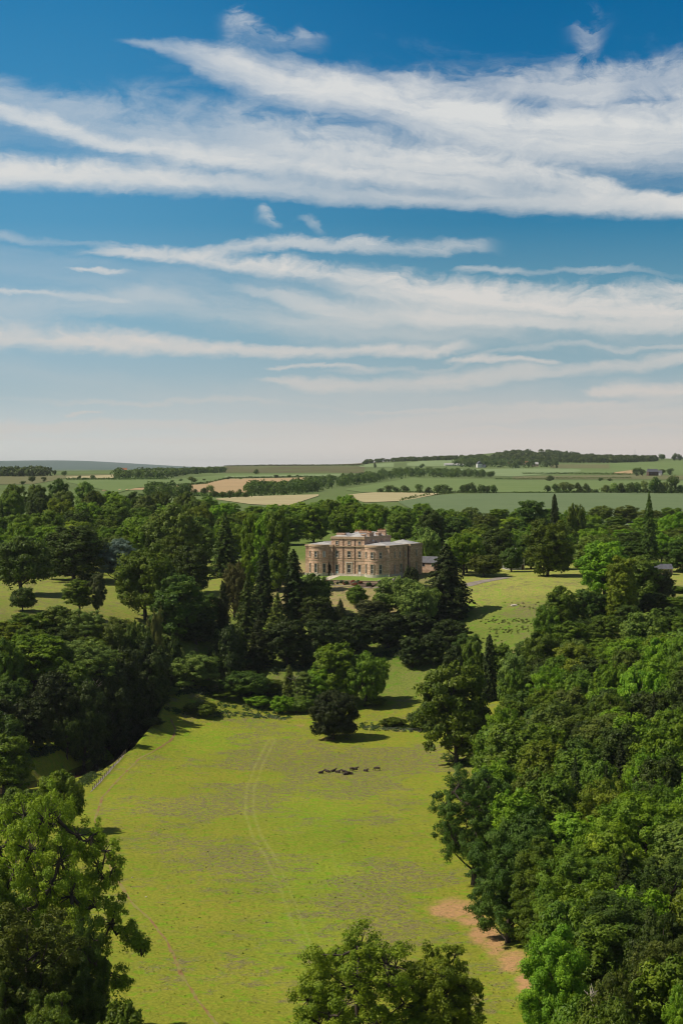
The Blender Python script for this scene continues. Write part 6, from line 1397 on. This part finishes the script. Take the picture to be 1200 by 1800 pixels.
cam = bpy.data.cameras.new('camera'); co = bpy.data.objects.new('camera', cam); COL.objects.link(co)
co.location = (0, 0, CAMZ); co.rotation_euler = (radians(90), 0, 0)
cam.sensor_fit = 'VERTICAL'; cam.sensor_height = 36.0; cam.sensor_width = 24.0; cam.lens = F / 1800 * 36.0; cam.shift_y = -(900 - HY) / 1800
cam.clip_start = 1.0; cam.clip_end = 60000
S.camera = co
S.view_settings.view_transform = 'Standard'; S.view_settings.look = 'None'; S.view_settings.exposure = 0.0; S.view_settings.gamma = 1.0
cy = S.cycles; cy.use_denoising = True; cy.max_bounces = 5; cy.diffuse_bounces = 3; cy.glossy_bounces = 2; cy.transmission_bounces = 3; cy.volume_bounces = 0; cy.transparent_max_bounces = 4
cy.filter_width = 1.1; cy.use_adaptive_sampling = True; cy.adaptive_threshold = 0.01
# ------------------------------------------------------------------ leave out sown trees nothing shows of; past 295 the smallest become one mass
def tidy_woods(limit=294):
    bpy.context.view_layer.update(); dg = bpy.context.evaluated_depsgraph_get(); cnt_ = {}
    org = Vector((0, 0, CAMZ)); W_, H_ = 240, 360
    for j in range(int(H_ * 780 / 1800), H_):
        py = (j + 0.5) * 1800 / H_
        for i in range(W_):
            px = (i + 0.5) * 1200 / W_
            o_ = org.copy(); dr = Vector(((px - CX) / F, 1.0, (HY - py) / F)).normalized()
            for hop in range(3):
                hit, loc, nrm, idx, ob, mw = S.ray_cast(dg, o_, dr)
                if hit and ob.name.startswith('haze'): o_ = loc + dr * 0.5; continue
                break
            if hit and ob:
                rt = ob.parent or ob; cnt_[rt.name] = cnt_.get(rt.name, 0) + 1
    named = {}
    sown = [(e, key) for key, L in WOOD.items() for px, e in L]
    for e, key in sown: named[e.name] = key
    kinds = {}
    for o in COL.objects:
        if o.parent is None and o.type == 'EMPTY' and o.name.split('.')[0] == 'broadleaf_tree': kinds[o.name] = o
    def drop(e):
        for c in list(e.children): bpy.data.objects.remove(c)
        bpy.data.objects.remove(e)
    gone = set()
    for e, key in sown:
        if cnt_.get(e.name, 0) == 0: gone.add(e.name)
    left = [o for n, o in kinds.items() if n not in gone]
    mass = []
    if len(left) > limit:
        cand = sorted([o for o in left if o.name in named], key=lambda o: cnt_.get(o.name, 0))
        mass = cand[:len(left) - limit]
    print('TIDY seen', len(left), 'gone', len(gone), 'mass', len(mass), 'max hits in mass', max([cnt_.get(o.name, 0) for o in mass] or [0]))
    Vs = []; Ts = []; nv = 0; Qs = []
    for e in mass:
        cr_ = [c for c in e.children if c.name.startswith('crown')][0]; me = cr_.data; n = len(me.vertices)
        co = np.empty(n * 3, dtype=np.float32); me.vertices.foreach_get('co', co); co = co.reshape(-1, 4, 3)[::4]
        co = co.mean(1, keepdims=True) + (co - co.mean(1, keepdims=True)) * 1.7
        tn = np.empty(n, dtype=np.float32); me.attributes['tone'].data.foreach_get('value', tn); tn = tn.reshape(-1, 4)[::4]
        mw = np.array(e.matrix_world); v = co.reshape(-1, 3) @ mw[:3, :3].T + mw[:3, 3]
        Vs.append(v); Ts.append(tn.ravel()); gone.add(e.name)
    if mass:
        V = np.concatenate(Vs); me = mesh_np('woodland', V, Q=np.arange(len(V)).reshape(-1, 4), attrs={'tone': np.concatenate(Ts)})
        o = link('woodland', me, M['leaf']); o.color = (*PAL['md'], 1); tag(o, 'scattered treetops filling the gaps between the larger trees of the woods', 'wood', kind='stuff')
    for key in list(WOOD): WOOD[key] = [(px, e) for px, e in WOOD[key] if e.name not in gone]
    for e, key in sown:
        if e.name in gone: drop(e)
    label_woods()
tidy_woods()
